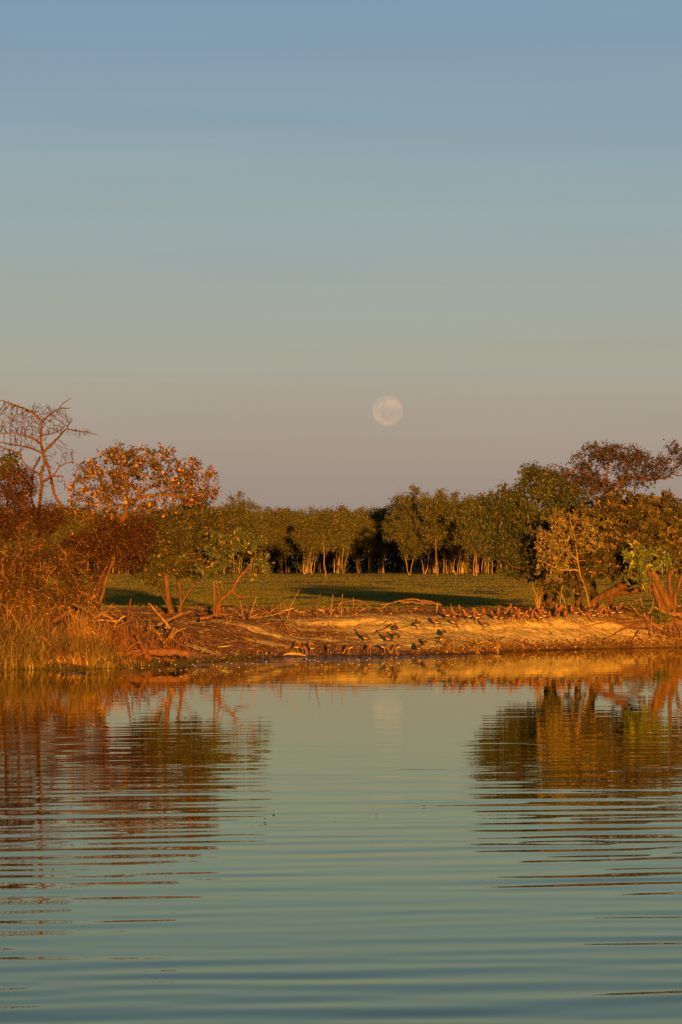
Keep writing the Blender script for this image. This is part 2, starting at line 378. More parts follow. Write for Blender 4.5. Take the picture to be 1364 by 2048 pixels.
tcc = N.new('ShaderNodeTexCoord'); no = N.new('ShaderNodeTexNoise'); no.inputs['Scale'].default_value = .05; no.inputs['Detail'].default_value = 4; no.inputs['Distortion'].default_value = .6
L.new(tcc.outputs['Object'], no.inputs['Vector']); rp = N.new('ShaderNodeValToRGB'); L.new(no.outputs[0], rp.inputs[0])
rp.color_ramp.elements[0].position = .44; rp.color_ramp.elements[0].color = (.010, .010, .020, 1); rp.color_ramp.elements[1].position = .57; rp.color_ramp.elements[1].color = (.031, .028, .038, 1)
L.new(rp.outputs[0], df.inputs[0]); L.new(df.outputs[0], ad.inputs[0]); L.new(tr.outputs[0], ad.inputs[1]); L.new(ad.outputs[0], N['Material Output'].inputs[0])
moon = add('moon', mesh_np('moon', V, Q, None, True), mm_, loc=mc)
tag(moon, 'pale pink full moon low in the sky above the forest', 'moon')

# ------------------------------------------------------------------ grass over the plain
n = 300000; u = R.random(n); gyv = 1 / (u / 106.5 + (1 - u) / 452); gxv = (R.random(n) - .5) * 2 * (gyv * .118 + 2)
g = fbm(gxv * .5, gyv * .25, 3); keep = (g > .36) & (((gyv - shore(gxv)) / np.maximum(107 - shore(gxv), 2)) > 1.0 + .15 * (g - .5))
gxv, gyv = gxv[keep], gyv[keep]; n = len(gxv); gz = height(gxv, gyv)
sc0 = (gyv / 110) ** .8; hh = (.025 + .02 * R.random(n)) * sc0 ** .4; ww = .018 * sc0
th = R.random(n) * np.pi; dx, dyy = np.cos(th) * ww, np.sin(th) * ww
ln = R.normal(0, .35, (n, 2)) * hh[:, None]
V = np.stack([np.stack([gxv - dx, gyv - dyy, gz - .01], 1), np.stack([gxv + dx, gyv + dyy, gz - .01], 1), np.stack([gxv + ln[:, 0], gyv + ln[:, 1], gz + hh], 1)], 1).reshape(-1, 3)
band = fbm(gxv * .06, gyv * .02, 3)
cg = pick(n, [((.22, .175, .020), 5), ((.18, .155, .018), 4), ((.27, .19, .03), 1)], .12) * (.75 + .5 * band)[:, None]
add('grass', mesh_np('grass', V, np.arange(3 * n).reshape(-1, 3), np.repeat(cg, 3, 0)), M['grass'])
tag(bpy.data.objects['grass'], 'short olive grass covering the flat plain behind the bank', 'grass', kind='stuff')
del bpy.data.objects['grass']['category']

# ------------------------------------------------------------------ far forest: paperbark trees
def ell(c, r, n, gap=.4, gs=1.2):
    q = R.normal(size=(n * 3, 3)); q /= np.linalg.norm(q, axis=1)[:, None]; q *= R.random((n * 3, 1)) ** .42
    q = q * np.array(r) + np.array(c); g = fbm(q[:, 0] * gs + q[:, 1] * .8, q[:, 2] * gs + 7, 2)
    return q[g > np.quantile(g, gap)][:n]
PB = (.27, .165, .085)
FP = [((.080, .070, .013), 5), ((.105, .088, .015), 4), ((.055, .052, .011), 3), ((.14, .105, .02), 1)]
def forest_tree(kind, hgt, wid, stems, base, nleaf, pale=1.0, lsz=.20):
    A = []
    for _ in range(5 + kind % 3):
        A.append(ell((R.normal(0, wid * .28), R.normal(0, wid * .25), R.uniform(base + (hgt - base) * .25, hgt * .86)), (wid * .34, wid * .32, (hgt - base) * .22), 60))
    A.append(ell((R.normal(0, .3), 0, (base + hgt) / 2 + R.normal(.2, .3)), (wid * .46, wid * .42, (hgt - base) * .46), 160))
    A = np.vstack(A); sk = []
    for s_ in range(stems):
        x0, y0 = R.normal(0, .18 * (stems > 1), 2) + 0; lx, ly = R.normal(0, wid * .10 + .12 * stems, 2)
        sk.append((np.array([[x0, y0, -.3], [x0 + lx * .35 + R.normal(0, .1), y0, base * .5], [x0 + lx * .6, y0 + ly * .4, base], [x0 + lx * 1.3, y0 + ly, base + (hgt - base) * .45]]), (.10 if stems < 2 else .062) * (.8 + .4 * R.random()), .035))
    nd, pr, rd = grow(sk, A, .42, 2.6, .55, 26, r_tip=.010, wob=.28, pexp=2.6)
    V, Q, Cc = tubes(nd, pr, rd, tuple(np.array(PB) * pale), .15, .15)
    tm = mesh_np('trunk', V, Q, Cc, True); tm.materials.append(M['paperbark'])
    cm = leaves_on(nd, pr, rd, nleaf, .05, lsz, FP, .55, .26, .25, .3)
    # light and dark clumps: greener inside, drier tips
    cm.materials.append(M['leaf']); return tm, cm, hgt
PROT = [forest_tree(i, *a_) for i, a_ in enumerate([
    (9.0, 5.4, 2, 2.4, 9500), (8.7, 4.8, 2, 3.0, 8600), (9.3, 6.0, 3, 2.2, 10500), (8.8, 4.4, 1, 3.3, 8200), (8.5, 5.0, 2, 1.7, 8600),
    (10.6, 7.0, 2, 2.2, 14000), (11.2, 6.4, 1, 2.8, 13500), (8.8, 5.2, 4, 2.7, 8600, 1.25), (9.2, 5.2, 3, .9, 6500, .6), (8.8, 4.8, 2, 1.2, 6000, .6)])]  # last two: shade of the forest interior put into darker trunk colour
def place_tree(k, x, y, s, rz, label, group=None, name='paperbark_tree'):
    tm, cm, h_ = PROT[k]; z = float(height(x, y))
    t = empty(name, (x, y, z), label, 'tree', group); t.scale = (s, s, s); t.rotation_euler.z = rz
    add('trunk', tm, None, t); add('crown', cm, None, t); return t
def fx(px, D): return (px - 682) * K * D
special = [   # px, D, proto, scale, label
    (652, 365, 3, .80, 'small pale-trunked paperbark standing forward of the forest edge on the grass'),
    (613, 440, 7, .86, 'many-stemmed pale paperbark at the forest edge just left of the forward standing tree'),
    (686, 452, 1, .97, 'tall twin-stemmed paperbark bordering the dark gap on its left side'),
    (740, 470, 0, .98, 'pale forked paperbark standing in the dark gap of the forest edge'),
    (822, 410, 5, .80, 'paperbark with a short leaning trunk right of the dark gap'),
    (846, 440, 5, 1.06, 'broad tall paperbark with spreading bare limbs right of centre'),
    (874, 405, 6, .93, 'paperbark with the thickest reddish trunk right of centre at the grass edge'),
    (915, 425, 5, .98, 'rounded paperbark between the thick reddish trunk and the stumpy trunks'),
    (950, 395, 2, 1.02, 'paperbark with a cluster of stumpy red stems at the grass edge'),
    (985, 420, 6, .90, 'tall paperbark partly behind the left edge of the dark bank tree'),
    (470, 430, 6, .94, 'tallest rounded paperbark left of centre beside the orange-leaved tree'),
    (565, 455, 2, .95, 'paperbark with pale upright stems left of the forward standing tree'),
    (527, 450, 7, .95, 'many-stemmed paperbark behind the green leaf cluster left of centre')]
for px, D, k, s, lb in special: place_tree(k, fx(px, D), D, s, R.uniform(0, 6), lb)
nrow = 0
for D, sp, hs, nm in [(462, 2.9, .97, 0), (469, 3.2, .98, 1), (477, 3.4, .99, 2), (487, 3.6, 1.0, 3), (500, 3.9, 1.02, 3), (516, 3.6, 1.04, 3), (528, 3.4, 1.06, 3)]:
    x = -56.0 + R.uniform(0, 2)
    while x < 56:
        px = x / (K * D) + 682
        if not (nm == 0 and 694 < px < 798):
            k = int(R.choice([8, 9] if D > 505 else [0, 1, 2, 3, 4, 7])); s = hs * R.uniform(.9, 1.06)
            if px > 800 and px < 1080: s *= 1.10
            if 440 < px < 800 and nm >= 1: s = hs * R.uniform(.96, 1.03)
            lb = ['olive-green paperbark in the front row of the far forest edge', 'paperbark close behind the front row of the far forest',
                  'paperbark in the middle of the far forest with only its crown showing', 'paperbark deep in the far forest with only its top showing'][nm]
            where = ', behind the left bank trees' if px < 440 else ', left of the dark gap' if px < 745 else ', right of the dark gap'
            if nm == 2: lb = 'mid-forest paperbark with only its crown showing'
            lb = lb.replace('olive-green paperbark', 'olive paperbark') + where
            place_tree(k, x, D + R.uniform(-3, 3), s, R.uniform(0, 6.28), lb, ['front row of far paperbarks', 'second row of far paperbarks', 'middle rows of far paperbarks', 'deep rows of far paperbarks'][nm] + where)
        x += sp * R.uniform(.75, 1.25)

n = 60000; q = np.stack([R.uniform(-85, 85, n), 545 + 30 * R.random(n) ** 1.5, np.zeros(n)], 1)
q[:, 2] = .7 + R.random(n) * (8.6 + 1.2 * fbm(q[:, 0] * .25, q[:, 1] * .1, 3))
me_ = leafmesh('distant_wood', q, R.normal(size=(n, 3)), R.uniform(.4, .8, n), pick(n, FP, .3), .6); tag(add('distant_wood', me_, M['leaf']), 'dense dark wood closing the view behind the paperbarks', kind='stuff')

# ------------------------------------------------------------------ near trees
def pl(pts, D): return np.array([P(p[0], p[1], D, p[2] if len(p) > 2 else 0) for p in pts])
def ptree(name, label, cat, D, skel, attr, step, infl, kill, barkcol, leaves=None, r_tip=.004, wob=.25, iters=60, trop=(0, 0, .08), bark='bark', trunkname='trunk', kink=.15, group=None, pexp=2.75):
    """a plant rooted at the first skeleton point; leaves(nodes, par, r) -> [(part name, mesh, material)]"""
    sk = [(pl(p, D), r0 * K * D, r1 * K * D) for p, r0, r1 in skel]
    for i_, s_ in enumerate(sk):
        f0 = s_[0][0]; g_ = float(height(f0[0], f0[1]))
        if g_ - .3 < f0[2] < g_ + .75 and (f0[2] > g_ - .05):
            sk[i_] = (np.vstack([[f0[0], f0[1], g_ - .08], s_[0]]), s_[1], s_[2])
        elif f0[2] <= g_ - .05 and f0[2] > g_ - .5: s_[0][0][2] = g_ - .08
    root = sk[0][0][0].copy(); root[2] = float(height(root[0], root[1]))
    for s_ in sk:
        f0 = s_[0][0]
    nd, pr, rd = grow(sk, np.vstack(attr) if len(attr) else [], step, infl, kill, iters, trop, wob, r_tip, pexp)
    V, Q, Cc = tubes(nd, pr, rd, barkcol, .12, kink)
    t = empty(name, root, label, cat, group)
    add(trunkname, mesh_np(trunkname, V - root, Q, Cc, True), M[bark], t)
    if leaves:
        for pn, me_, mt in leaves(nd, pr, rd):
            co = np.empty(len(me_.vertices) * 3, np.float32); me_.vertices.foreach_get('co', co)
            me_.vertices.foreach_set('co', (co.reshape(-1, 3) - root).ravel().astype(np.float32)); me_.update()
            add(pn, me_, M[mt], t)
    return t, nd, pr, rd
# bare dead tree, upper left
D = 96.5
ptree('dead_tree', 'bare leafless tree with tangled reddish branches at the upper left', 'tree', D, [
    ([(72, 1235), (75, 1150), (78, 1080), (77, 1027), (82, 988), (85, 965), (80, 950), (90, 924), (87, 912)], 5, 3),
    ([(75, 1100), (118, 1045, .3), (126, 1016, .4), (108, 988, .3), (103, 960, .2), (95, 929, .1), (87, 914)], 4, 2.6),
    ([(77, 1030), (62, 1000), (64, 965), (67, 939), (80, 914)], 3, 2),
    ([(87, 912), (82, 883), (83, 844)], 3, 2), ([(83, 844), (69, 826), (46, 816), (23, 808), (2, 800)], 2.2, .8),
    ([(83, 844), (103, 826, -.2), (118, 816, -.3), (139, 816, -.4)], 2, .8), ([(118, 816, -.3), (130, 803, -.4), (142, 796, -.5)], 1.2, .5),
    ([(87, 908), (90, 901), (118, 873, .3), (133, 857, .4), (144, 839, .5)], 3, 1.2), ([(133, 857, .4), (154, 862, .4), (180, 865, .5), (195, 870, .6)], 1.6, .6),
    ([(83, 890), (72, 880, -.2), (51, 870, -.4), (26, 865, -.5), (0, 868, -.6)], 2.4, .8), ([(83, 870), (103, 868), (120, 861)], 1.5, .7),
    ([(85, 965), (104, 952, .2), (126, 953, .2)], 2.6, 1.5), ([(104, 955, .2), (118, 935, .2), (132, 925, .2), (148, 925, .2)], 1.6, .6), ([(80, 950), (55, 935, -.3), (35, 905, -.3), (5, 895, -.3)], 1.8, .7),
    ([(87, 908), (60, 895, .4), (30, 890, .5), (-20, 880, .6)], 2.0, .8)],
    [blob(85, 845, 60, 42, D, 1000, gap=.2), blob(20, 860, 60, 55, D, 800, gap=.2), blob(160, 866, 34, 14, D, 90, gap=.2), blob(110, 905, 45, 35, D, 160), blob(30, 840, 50, 35, D, 200), blob(80, 960, 60, 45, D, 180), blob(20, 812, 28, 12, D, 60)],
    .075, .8, .068, (.125, .055, .02), r_tip=.0056, pexp=3.0, wob=.26, trop=(0, 0, .02), trunkname='branches', kink=.3, iters=60)
# tree with big orange leaves
D = 99
ORG = [((.10, .072, .016), 5), ((.045, .042, .014), 5), ((.22, .105, .022), 3.5), ((.44, .22, .045), 1.6), ((.13, .045, .014), 3)]
def lv_orange(nd, pr, rd):
    a_ = leaves_on(nd, pr, rd, 10000, .016, .085, ORG, .5, .05, .35, .3, name='crown')
    return [('crown', a_, 'leaf')]
t_or, nd_or, pr_or, rd_or = ptree('orange_leaved_tree', 'spreading tree with large orange and dark green leaves left of centre', 'tree', D, [
    ([(183, 1228), (190, 1190), (206, 1150), (225, 1090), (245, 1040), (257, 1005)], 7, 5),
    ([(257, 1005), (254, 985, -.3), (251, 972, -.4)], 3, 2), ([(257, 1005), (280, 994), (318, 989), (350, 990), (385, 998), (400, 1010)], 4, 2),
    ([(265, 1000), (285, 985), (300, 975, .3), (330, 965, .3), (360, 952, .4), (400, 945, .4)], 3, 1.3), ([(245, 1040), (215, 1010, -.3), (180, 980, -.3), (160, 960, -.3)], 3, 1.2),
    ([(318, 989), (345, 975, -.3), (370, 985, -.4), (400, 1000, -.4)], 1.8, .8), ([(251, 972, -.4), (245, 940, -.4), (240, 905, -.3)], 2, .9)],
    [blob(265, 935, 100, 52, D, 460), blob(370, 955, 72, 38, D, 280), blob(210, 975, 68, 42, D, 240), blob(255, 895, 40, 20, D, 70), blob(175, 945, 35, 30, D, 80), blob(420, 968, 22, 22, D, 40), blob(320, 905, 45, 16, D, 50), blob(380, 925, 30, 15, D, 25), blob(190, 1010, 62, 45, D, 190), blob(390, 990, 50, 26, D, 130), blob(300, 1015, 70, 24, D, 110), blob(165, 985, 34, 40, D, 90)],
    .13, .9, .12, (.14, .065, .022), lv_orange, wob=.3, iters=50)
# its biggest papery leaves, each one a part
BL = []
lm = None
def single_leaf(size, col, cupped=.3):
    u = np.linspace(0, 1, 5); wdt = np.array([.02, .75, 1, .7, .02]) * .42
    V = []
    for i, t in enumerate(u): V += [(t, -wdt[i], cupped * abs(t - .5)), (t, 0, cupped * abs(t - .5) - .12), (t, wdt[i], cupped * abs(t - .5) + .05)]
    V = (np.array(V) - (.0, 0, 0)) * size; Q = []
    for i in range(4): Q += [(3 * i, 3 * i + 3, 3 * i + 4, 3 * i + 1), (3 * i + 1, 3 * i + 4, 3 * i + 5, 3 * i + 2)]
    me_ = mesh_np('leaf', V, Q, np.tile(col, (len(V), 1)), True); me_.materials.append(M['dry_leaf']); return me_
LM = [single_leaf(.14, (.46, .22, .05)), single_leaf(.12, (.40, .14, .03), .5), single_leaf(.16, (.46, .24, .06), .4)]
thin = np.where((rd_or < .014) & (pr_or >= 0) & (nd_or[:, 1] < 99.4) & (nd_or[:, 2] < np.quantile(nd_or[:, 2], .93)))[0]
for k in R.choice(thin, 62, replace=False):
    o = add('leaf', LM[int(R.integers(3))], None, t_or, loc=nd_or[k] - np.array(t_or.location))
    o.rotation_euler = tuple(R.uniform(0, 6.28, 3)); s = R.uniform(.65, 1.05); o.scale = (s, s, s)
# dark green tree behind it
D = 100
GRN = [((.045, .042, .012), 7), ((.075, .062, .015), 4), ((.11, .08, .02), 1.5), ((.22, .13, .03), .6)]
ptree('round_leaved_tree', 'dark green tree with a straight slim trunk below the orange-leaved crown', 'tree', D, [
    ([(343, 1228), (336, 1190), (332, 1150), (332, 1110), (340, 1070), (350, 1040)], 6, 3.5),
    ([(362, 1225, .2), (360, 1190, .2), (356, 1150, .2), (370, 1110, .2), (385, 1070, .2)], 3.5, 2), ([(357, 1222, .1), (372, 1190, .1), (390, 1168, .1), (405, 1140)], 2.2, 1.4), ([(340, 1222, -.3), (322, 1185, -.3), (315, 1160, -.3)], 2, 1.0),
    ([(333, 1130), (365, 1122, -.4), (400, 1118, -.5), (440, 1128, -.5)], 2.4, 1)],
    [blob(360, 1075, 85, 62, D, 420), blob(300, 1110, 65, 55, D, 220), blob(420, 1060, 55, 55, D, 200), blob(400, 1020, 40, 25, D, 70), blob(370, 1130, 70, 24, D, 110)],
    .15, .9, .13, (.14, .065, .024), lambda nd, pr, rd: [('crown', leaves_on(nd, pr, rd, 24000, .018, .085, GRN, .55, .07, .3, .3), 'leaf')], wob=.3, iters=50)
# small bent tree with the green leaf cluster
D = 98
ptree('bent_sapling', 'small crooked tree with a bent low trunk and glossy green leaf tufts', 'tree', D, [
    ([(432, 1238), (436, 1205), (446, 1194), (458, 1188), (467, 1183), (469, 1167), (479, 1155), (488, 1145)], 4.5, 3),
    ([(467, 1183), (473, 1191), (480, 1197), (492, 1195), (498, 1193)], 3.4, 1.6), ([(488, 1145), (500, 1128), (512, 1110)], 2.4, 1), ([(488, 1145), (510, 1140), (530, 1135)], 2, .8),
    ([(428, 1240, .1), (430, 1190, .1), (425, 1150, .1), (440, 1110, .1), (470, 1075, .1)], 2.6, 1.2), ([(440, 1192), (432, 1175, .2), (440, 1160, .3), (446, 1180, .3)], 2.0, 1.2)],
    [blob(515, 1130, 32, 32, D, 110), blob(455, 1095, 55, 45, D, 190), blob(500, 1075, 40, 25, D, 70), blob(425, 1130, 40, 35, D, 90)],
    .12, .9, .11, (.17, .07, .025), lambda nd, pr, rd: [('crown', leaves_on(nd, pr, rd, 2600, .014, .10, [((.055, .075, .02), 6), ((.09, .10, .022), 4), ((.30, .20, .05), 1.5), ((.12, .09, .025), 3)], .5, .05, .2, .3), 'leaf')], wob=.3, iters=45)
# red-brown dead thickets hung with fine dry foliage
RED = [((.065, .024, .010), 6), ((.035, .015, .008), 7), ((.12, .042, .015), 3), ((.32, .15, .04), .5), ((.045, .038, .012), 2)]
def thicket(label, D, skel, attr, nleaf, sz=.042, pal=RED, step=.12, vines=60, vcol=(.20, .09, .03)):
    def lv(nd, pr, rd):
        o = [('foliage', leaves_on(nd, pr, rd, nleaf, .02, sz, pal, .6, .075, .3, .32, name='foliage'), 'dry_leaf')]
        At = np.vstack(attr); sk = []
        for _ in range(vines):
            p0 = At[R.integers(len(At))]; q = [p0]; d = R.normal(0, 1, 3) * (1, .5, .7)
            for _k in range(6):
                d = d + R.normal(0, .6, 3) + np.array([0, 0, -.22]); d /= np.linalg.norm(d); q.append(q[-1] + d * .17)
            sk.append(np.array(q))
        n0, p_, r_ = [], [], []
        for q in sk:
            rr = R.uniform(.004, .013)
            for i, v in enumerate(q): n0.append(v); p_.append(len(n0) - 2 if i else -1); r_.append(rr * (1 - .1 * i))
        if n0:
            V, Q, Cc = tubes(np.array(n0), np.array(p_), np.array(r_), vcol, .3)
            o.append(('vines', mesh_np('vines', V, Q, Cc, True), 'bark'))
        return o
    return ptree('dead_thicket', label, 'thicket', D, skel, attr, step, .9, .11, (.14, .06, .022), lv, wob=.45, iters=34, trop=(0, 0, 0), trunkname='branches')
thicket('dense red-brown thicket of dead foliage in front of the orange-leaved tree', 97.5, [
    ([(170, 1230), (185, 1190), (205, 1150), (225, 1110)], 5, 2.5), ([(188, 1232), (205, 1190), (215, 1150), (235, 1100)], 4, 2), ([(178, 1225), (150, 1170), (140, 1120)], 3, 1.4)],
    [blob(232, 1085, 78, 62, 97.5, 420, dz=.8), blob(160, 1120, 60, 60, 97.5, 260, dz=.7), blob(285, 1060, 34, 34, 97.5, 90, dz=.5)], 30000)
thicket('red-brown vine-hung thicket rising at the far left edge', 94.5, [
    ([(30, 1240), (35, 1150), (40, 1060), (45, 980)], 5, 2), ([(10, 1235), (0, 1150), (-10, 1060)], 4, 1.6)],
    [blob(38, 975, 42, 42, 94.5, 200, dz=.6), blob(10, 1040, 70, 50, 94.5, 260, dz=.7), blob(90, 1035, 55, 32, 94.5, 180, dz=.6), blob(-40, 1000, 50, 70, 94.5, 150)], 24000)
thicket('low tangled thicket of dry twigs above the tall straw at lower left', 92.5, [
    ([(60, 1260), (62, 1200), (70, 1150)], 4, 2), ([(120, 1255), (118, 1190), (110, 1140)], 3.4, 1.6), ([(15, 1255), (15, 1200), (5, 1150)], 3, 1.4)],
    [blob(80, 1135, 95, 55, 92.5, 380, dz=.8), blob(10, 1150, 70, 55, 92.5, 220, dz=.7), blob(120, 1190, 55, 25, 92.5, 110, dz=.5)], 17000, .045,
    [((.08, .032, .012), 6), ((.04, .022, .01), 6), ((.16, .07, .02), 2), ((.06, .055, .015), 3), ((.36, .2, .06), .8)], vines=190, vcol=(.26, .125, .04))
thicket('dry bramble of brown stems below the red-brown thicket beside the green gap', 92.8, [
    ([(150, 1255), (150, 1215), (155, 1185)], 3, 1.4), ([(100, 1262), (98, 1225), (92, 1190)], 3, 1.4), ([(40, 1262), (42, 1225), (50, 1190)], 3, 1.4)],
    [blob(150, 1200, 42, 34, 92.8, 160, dz=.5), blob(80, 1205, 60, 40, 92.8, 200, dz=.5), blob(0, 1210, 60, 40, 92.8, 200, dz=.5)], 14000, .045,
    [((.10, .045, .015), 6), ((.18, .085, .022), 3), ((.05, .045, .012), 4), ((.42, .24, .07), 1)], vines=150, vcol=(.30, .15, .045))
ptree('leafy_bush', 'dark green leafy bush showing at the left edge below the bare tree', 'bush', 98, [
    ([(5, 1235), (10, 1120), (14, 1020), (18, 960)], 5, 2)], [blob(18, 935, 34, 34, 98, 130), blob(-30, 930, 40, 50, 98, 120)], .13, 1.5, .12, (.2, .1, .05),
    lambda nd, pr, rd: [('crown', leaves_on(nd, pr, rd, 1500, .02, .10, GRN, .5, .06, .2, .3), 'leaf')])

# right side: dark tree
D = 109
DRK = [((.040, .048, .014), 6), ((.062, .066, .018), 5), ((.10, .085, .022), 2), ((.17, .07, .025), .6)]
ptree('dark_bank_tree', 'dense dark green tree with a flared dark trunk at the left of the right-hand group', 'tree', D, [
    ([(1101, 1216), (1098, 1195), (1097, 1170), (1103, 1140), (1108, 1100), (1112, 1060)], 13, 6),
    ([(1114, 1215, .2), (1106, 1190, .1), (1102, 1165)], 8, 7), ([(1088, 1215, -.1), (1093, 1190), (1096, 1165)], 6, 5),
    ([(1100, 1150), (1075, 1143, -.3), (1045, 1140, -.5), (1015, 1128, -.6), (1000, 1118, -.6)], 4.5, 1.4), ([(1108, 1100), (1080, 1070, .3), (1050, 1040, .4), (1030, 1000, .4)], 5, 2), ([(1112, 1060), (1130, 1010), (1150, 970)], 4, 2), ([(1060, 1141, -.4), (1035, 1155, -.4), (1022, 1148, -.4)], 2, .8)],
    [blob(1035, 1045, 72, 74, D, 480), blob(1110, 1025, 65, 70, D, 380), blob(1020, 990, 34, 30, D, 110), blob(1085, 965, 50, 32, D, 170), blob(1030, 1100, 46, 26, D, 130), blob(1120, 1100, 50, 40, D, 150), blob(1063, 942, 24, 14, D, 40), blob(968, 1045, 34, 66, D, 190), blob(1060, 1110, 66, 38, D, 200), blob(1085, 1135, 60, 20, D, 80), blob(1010, 1110, 46, 26, D, 110), blob(1150, 1060, 40, 90, D, 160), blob(1040, 1140, 60, 14, D, 70)],
    .16, 1.0, .13, (.07, .038, .018), lambda nd, pr, rd: [('crown', leaves_on(nd, pr, rd, 32000, .02, .10, DRK, .45, .08, .55, .3), 'leaf')], iters=50)
# airy flat-topped tree
D = 112
AIR = [((.065, .030, .014), 5), ((.042, .032, .013), 6), ((.12, .05, .02), 2), ((.04, .042, .014), 3)]
ptree('flat_topped_tree', 'airy tree with a wide flat top of small dark reddish leaves at upper right', 'tree', D, [
    ([(1190, 1216), (1186, 1180), (1180, 1140), (1192, 1080), (1205, 1030), (1215, 990)], 9, 5),
    ([(1215, 990), (1200, 965, -.3), (1180, 950, -.5), (1150, 940, -.6), (1110, 930, -.6)], 2.6, .8), ([(1215, 990), (1235, 965), (1262, 955), (1300, 960), (1335, 955)], 4, 1.8), ([(1205, 1030), (1235, 985, .4), (1250, 960, .5), (1260, 925, .5)], 3.5, 1.5),
    ([(1215, 990), (1213, 950), (1220, 910)], 3, 1.3), ([(1150, 940, -.6), (1110, 955, -.6), (1085, 950, -.7), (1070, 940, -.7), (1045, 932, -.7)], .9, .5)],
    [blob(1225, 920, 85, 34, D, 430, gap=.5), blob(1160, 955, 70, 30, D, 260, gap=.5), blob(1300, 935, 60, 30, D, 220, gap=.5), blob(1350, 915, 45, 32, D, 150, gap=.5), blob(1070, 945, 38, 16, D, 50), blob(1215, 965, 90, 18, D, 150), blob(1400, 940, 45, 45, D, 100), blob(1190, 890, 20, 10, D, 20), blob(1110, 975, 60, 30, D, 160), blob(1180, 990, 80, 20, D, 120)],
    .14, 1.0, .11, (.11, .048, .018), lambda nd, pr, rd: [('crown', leaves_on(nd, pr, rd, 14000, .017, .08, AIR, .42, .06, .3, .3), 'leaf')], wob=.35, iters=50, r_tip=.006, pexp=3.0)
ptree('bare_trunk_tree', 'slim dark trunk between the flared trunk and the leaning trunk', 'tree', 108.5, [
    ([(1157, 1217), (1155, 1190), (1150, 1150), (1152, 1110), (1160, 1070)], 7.5, 3.5)], [blob(1165, 1050, 55, 45, 108.5, 180)], .16, 1.2, .14, (.12, .06, .03),
    lambda nd, pr, rd: [('crown', leaves_on(nd, pr, rd, 3200, .02, .10, DRK, .45, .08, .4, .3), 'leaf')], group=None)
# olive-gold whorled tree in front
D = 106.2
OLV = [((.088, .064, .014), 5), ((.14, .09, .018), 3.5), ((.045, .040, .011), 6), ((.30, .165, .035), 1.1)]
def lv_whorl(pal, nr, k, size, thr=.013, nm='crown'):
    def f(nd, pr, rd):
        thin_ = np.where((rd < thr) & (pr >= 0))[0]; idx = R.choice(thin_, nr)
        ax = nd[idx] - nd[pr[idx]]; ax /= np.linalg.norm(ax, axis=1)[:, None]
        ax = ax + np.array([.05, -.5, .15]) + R.normal(0, .35, ax.shape)
        return [(nm, rosettes(nm, nd[idx] + R.normal(0, .04, ax.shape), ax, k, size, pal), 'leaf')]
    return f
ptree('olive_whorled_tree', 'broad multi-trunked tree with olive-gold whorled leaves leaning over the bank at right', 'tree', D, [
    ([(1345, 1232), (1335, 1205), (1322, 1178), (1308, 1150), (1290, 1110), (1270, 1070)], 11, 5),
    ([(1330, 1232, -.2), (1318, 1200, -.2), (1305, 1172, -.2), (1290, 1152, -.2), (1262, 1142, -.2), (1225, 1120, -.2), (1190, 1100, -.2)], 8, 3),
    ([(1170, 1222, .8), (1195, 1197, .7), (1222, 1184, .6), (1248, 1170, .5), (1270, 1158, .3), (1288, 1150, 0)], 7, 10),
    ([(1222, 1186, .6), (1260, 1185, .8), (1290, 1175, .8)], 5, 6), ([(1352, 1228, .2), (1348, 1200, .2), (1357, 1172, .2), (1368, 1140, .2), (1375, 1080)], 5, 3),
    ([(1345, 1226, 0), (1343, 1195), (1338, 1165), (1344, 1120), (1340, 1070)], 5, 2.5), ([(1262, 1142, -.2), (1215, 1125, -.4), (1175, 1120, -.5), (1140, 1125, -.5), (1105, 1130, -.5)], 3, 1), ([(1262, 1142), (1200, 1080, .3), (1140, 1050, .3), (1100, 1030, .3)], 3, 1.2),
    ([(1308, 1150), (1320, 1100), (1330, 1050)], 4, 2), ([(1290, 1148), (1300, 1165, -.3), (1300, 1185, -.3)], 3, 4)],
    [blob(1225, 1060, 90, 62, D, 520), blob(1320, 1050, 75, 62, D, 400), blob(1150, 1085, 62, 60, D, 300), blob(1250, 1120, 80, 38, D, 220), blob(1290, 1005, 70, 24, D, 160), blob(1390, 1080, 50, 70, D, 160), blob(1190, 1145, 50, 14, D, 60), blob(1345, 1110, 40, 35, D, 100), blob(1110, 1110, 34, 48, D, 160), blob(1120, 1170, 50, 22, D, 90), blob(1260, 1010, 90, 26, D, 160), blob(1110, 1165, 34, 24, D, 70)],
    .15, 1.0, .13, (.14, .062, .022), lv_whorl(OLV, 5200, 6, .135), wob=.32, iters=50)
ptree('twiggy_shrub', 'pale yellow twiggy shrub with few leaves on the left side of the whorled tree', 'shrub', 104.8, [
    ([(1180, 1222, 1), (1172, 1180, .6), (1160, 1150), (1155, 1120)], 1.8, 1.3), ([(1155, 1120), (1130, 1100), (1105, 1080)], 1.5, .8), ([(1155, 1120), (1150, 1080), (1140, 1040)], 1.4, .8), ([(1158, 1140), (1120, 1140, -.2), (1090, 1125, -.2)], 2, .9)],
    [blob(1112, 1085, 46, 64, 104.8, 420, dz=.5), blob(1170, 1060, 50, 50, 104.8, 170, dz=.5), blob(1110, 1140, 45, 22, 104.8, 90, dz=.4)], 0.095, .9, .08, (.34, .19, .06),
    lv_whorl([((.30, .19, .05), 3), ((.16, .13, .03), 4)], 520, 5, .09), wob=.4, iters=45, trunkname='branches', pexp=4.0)
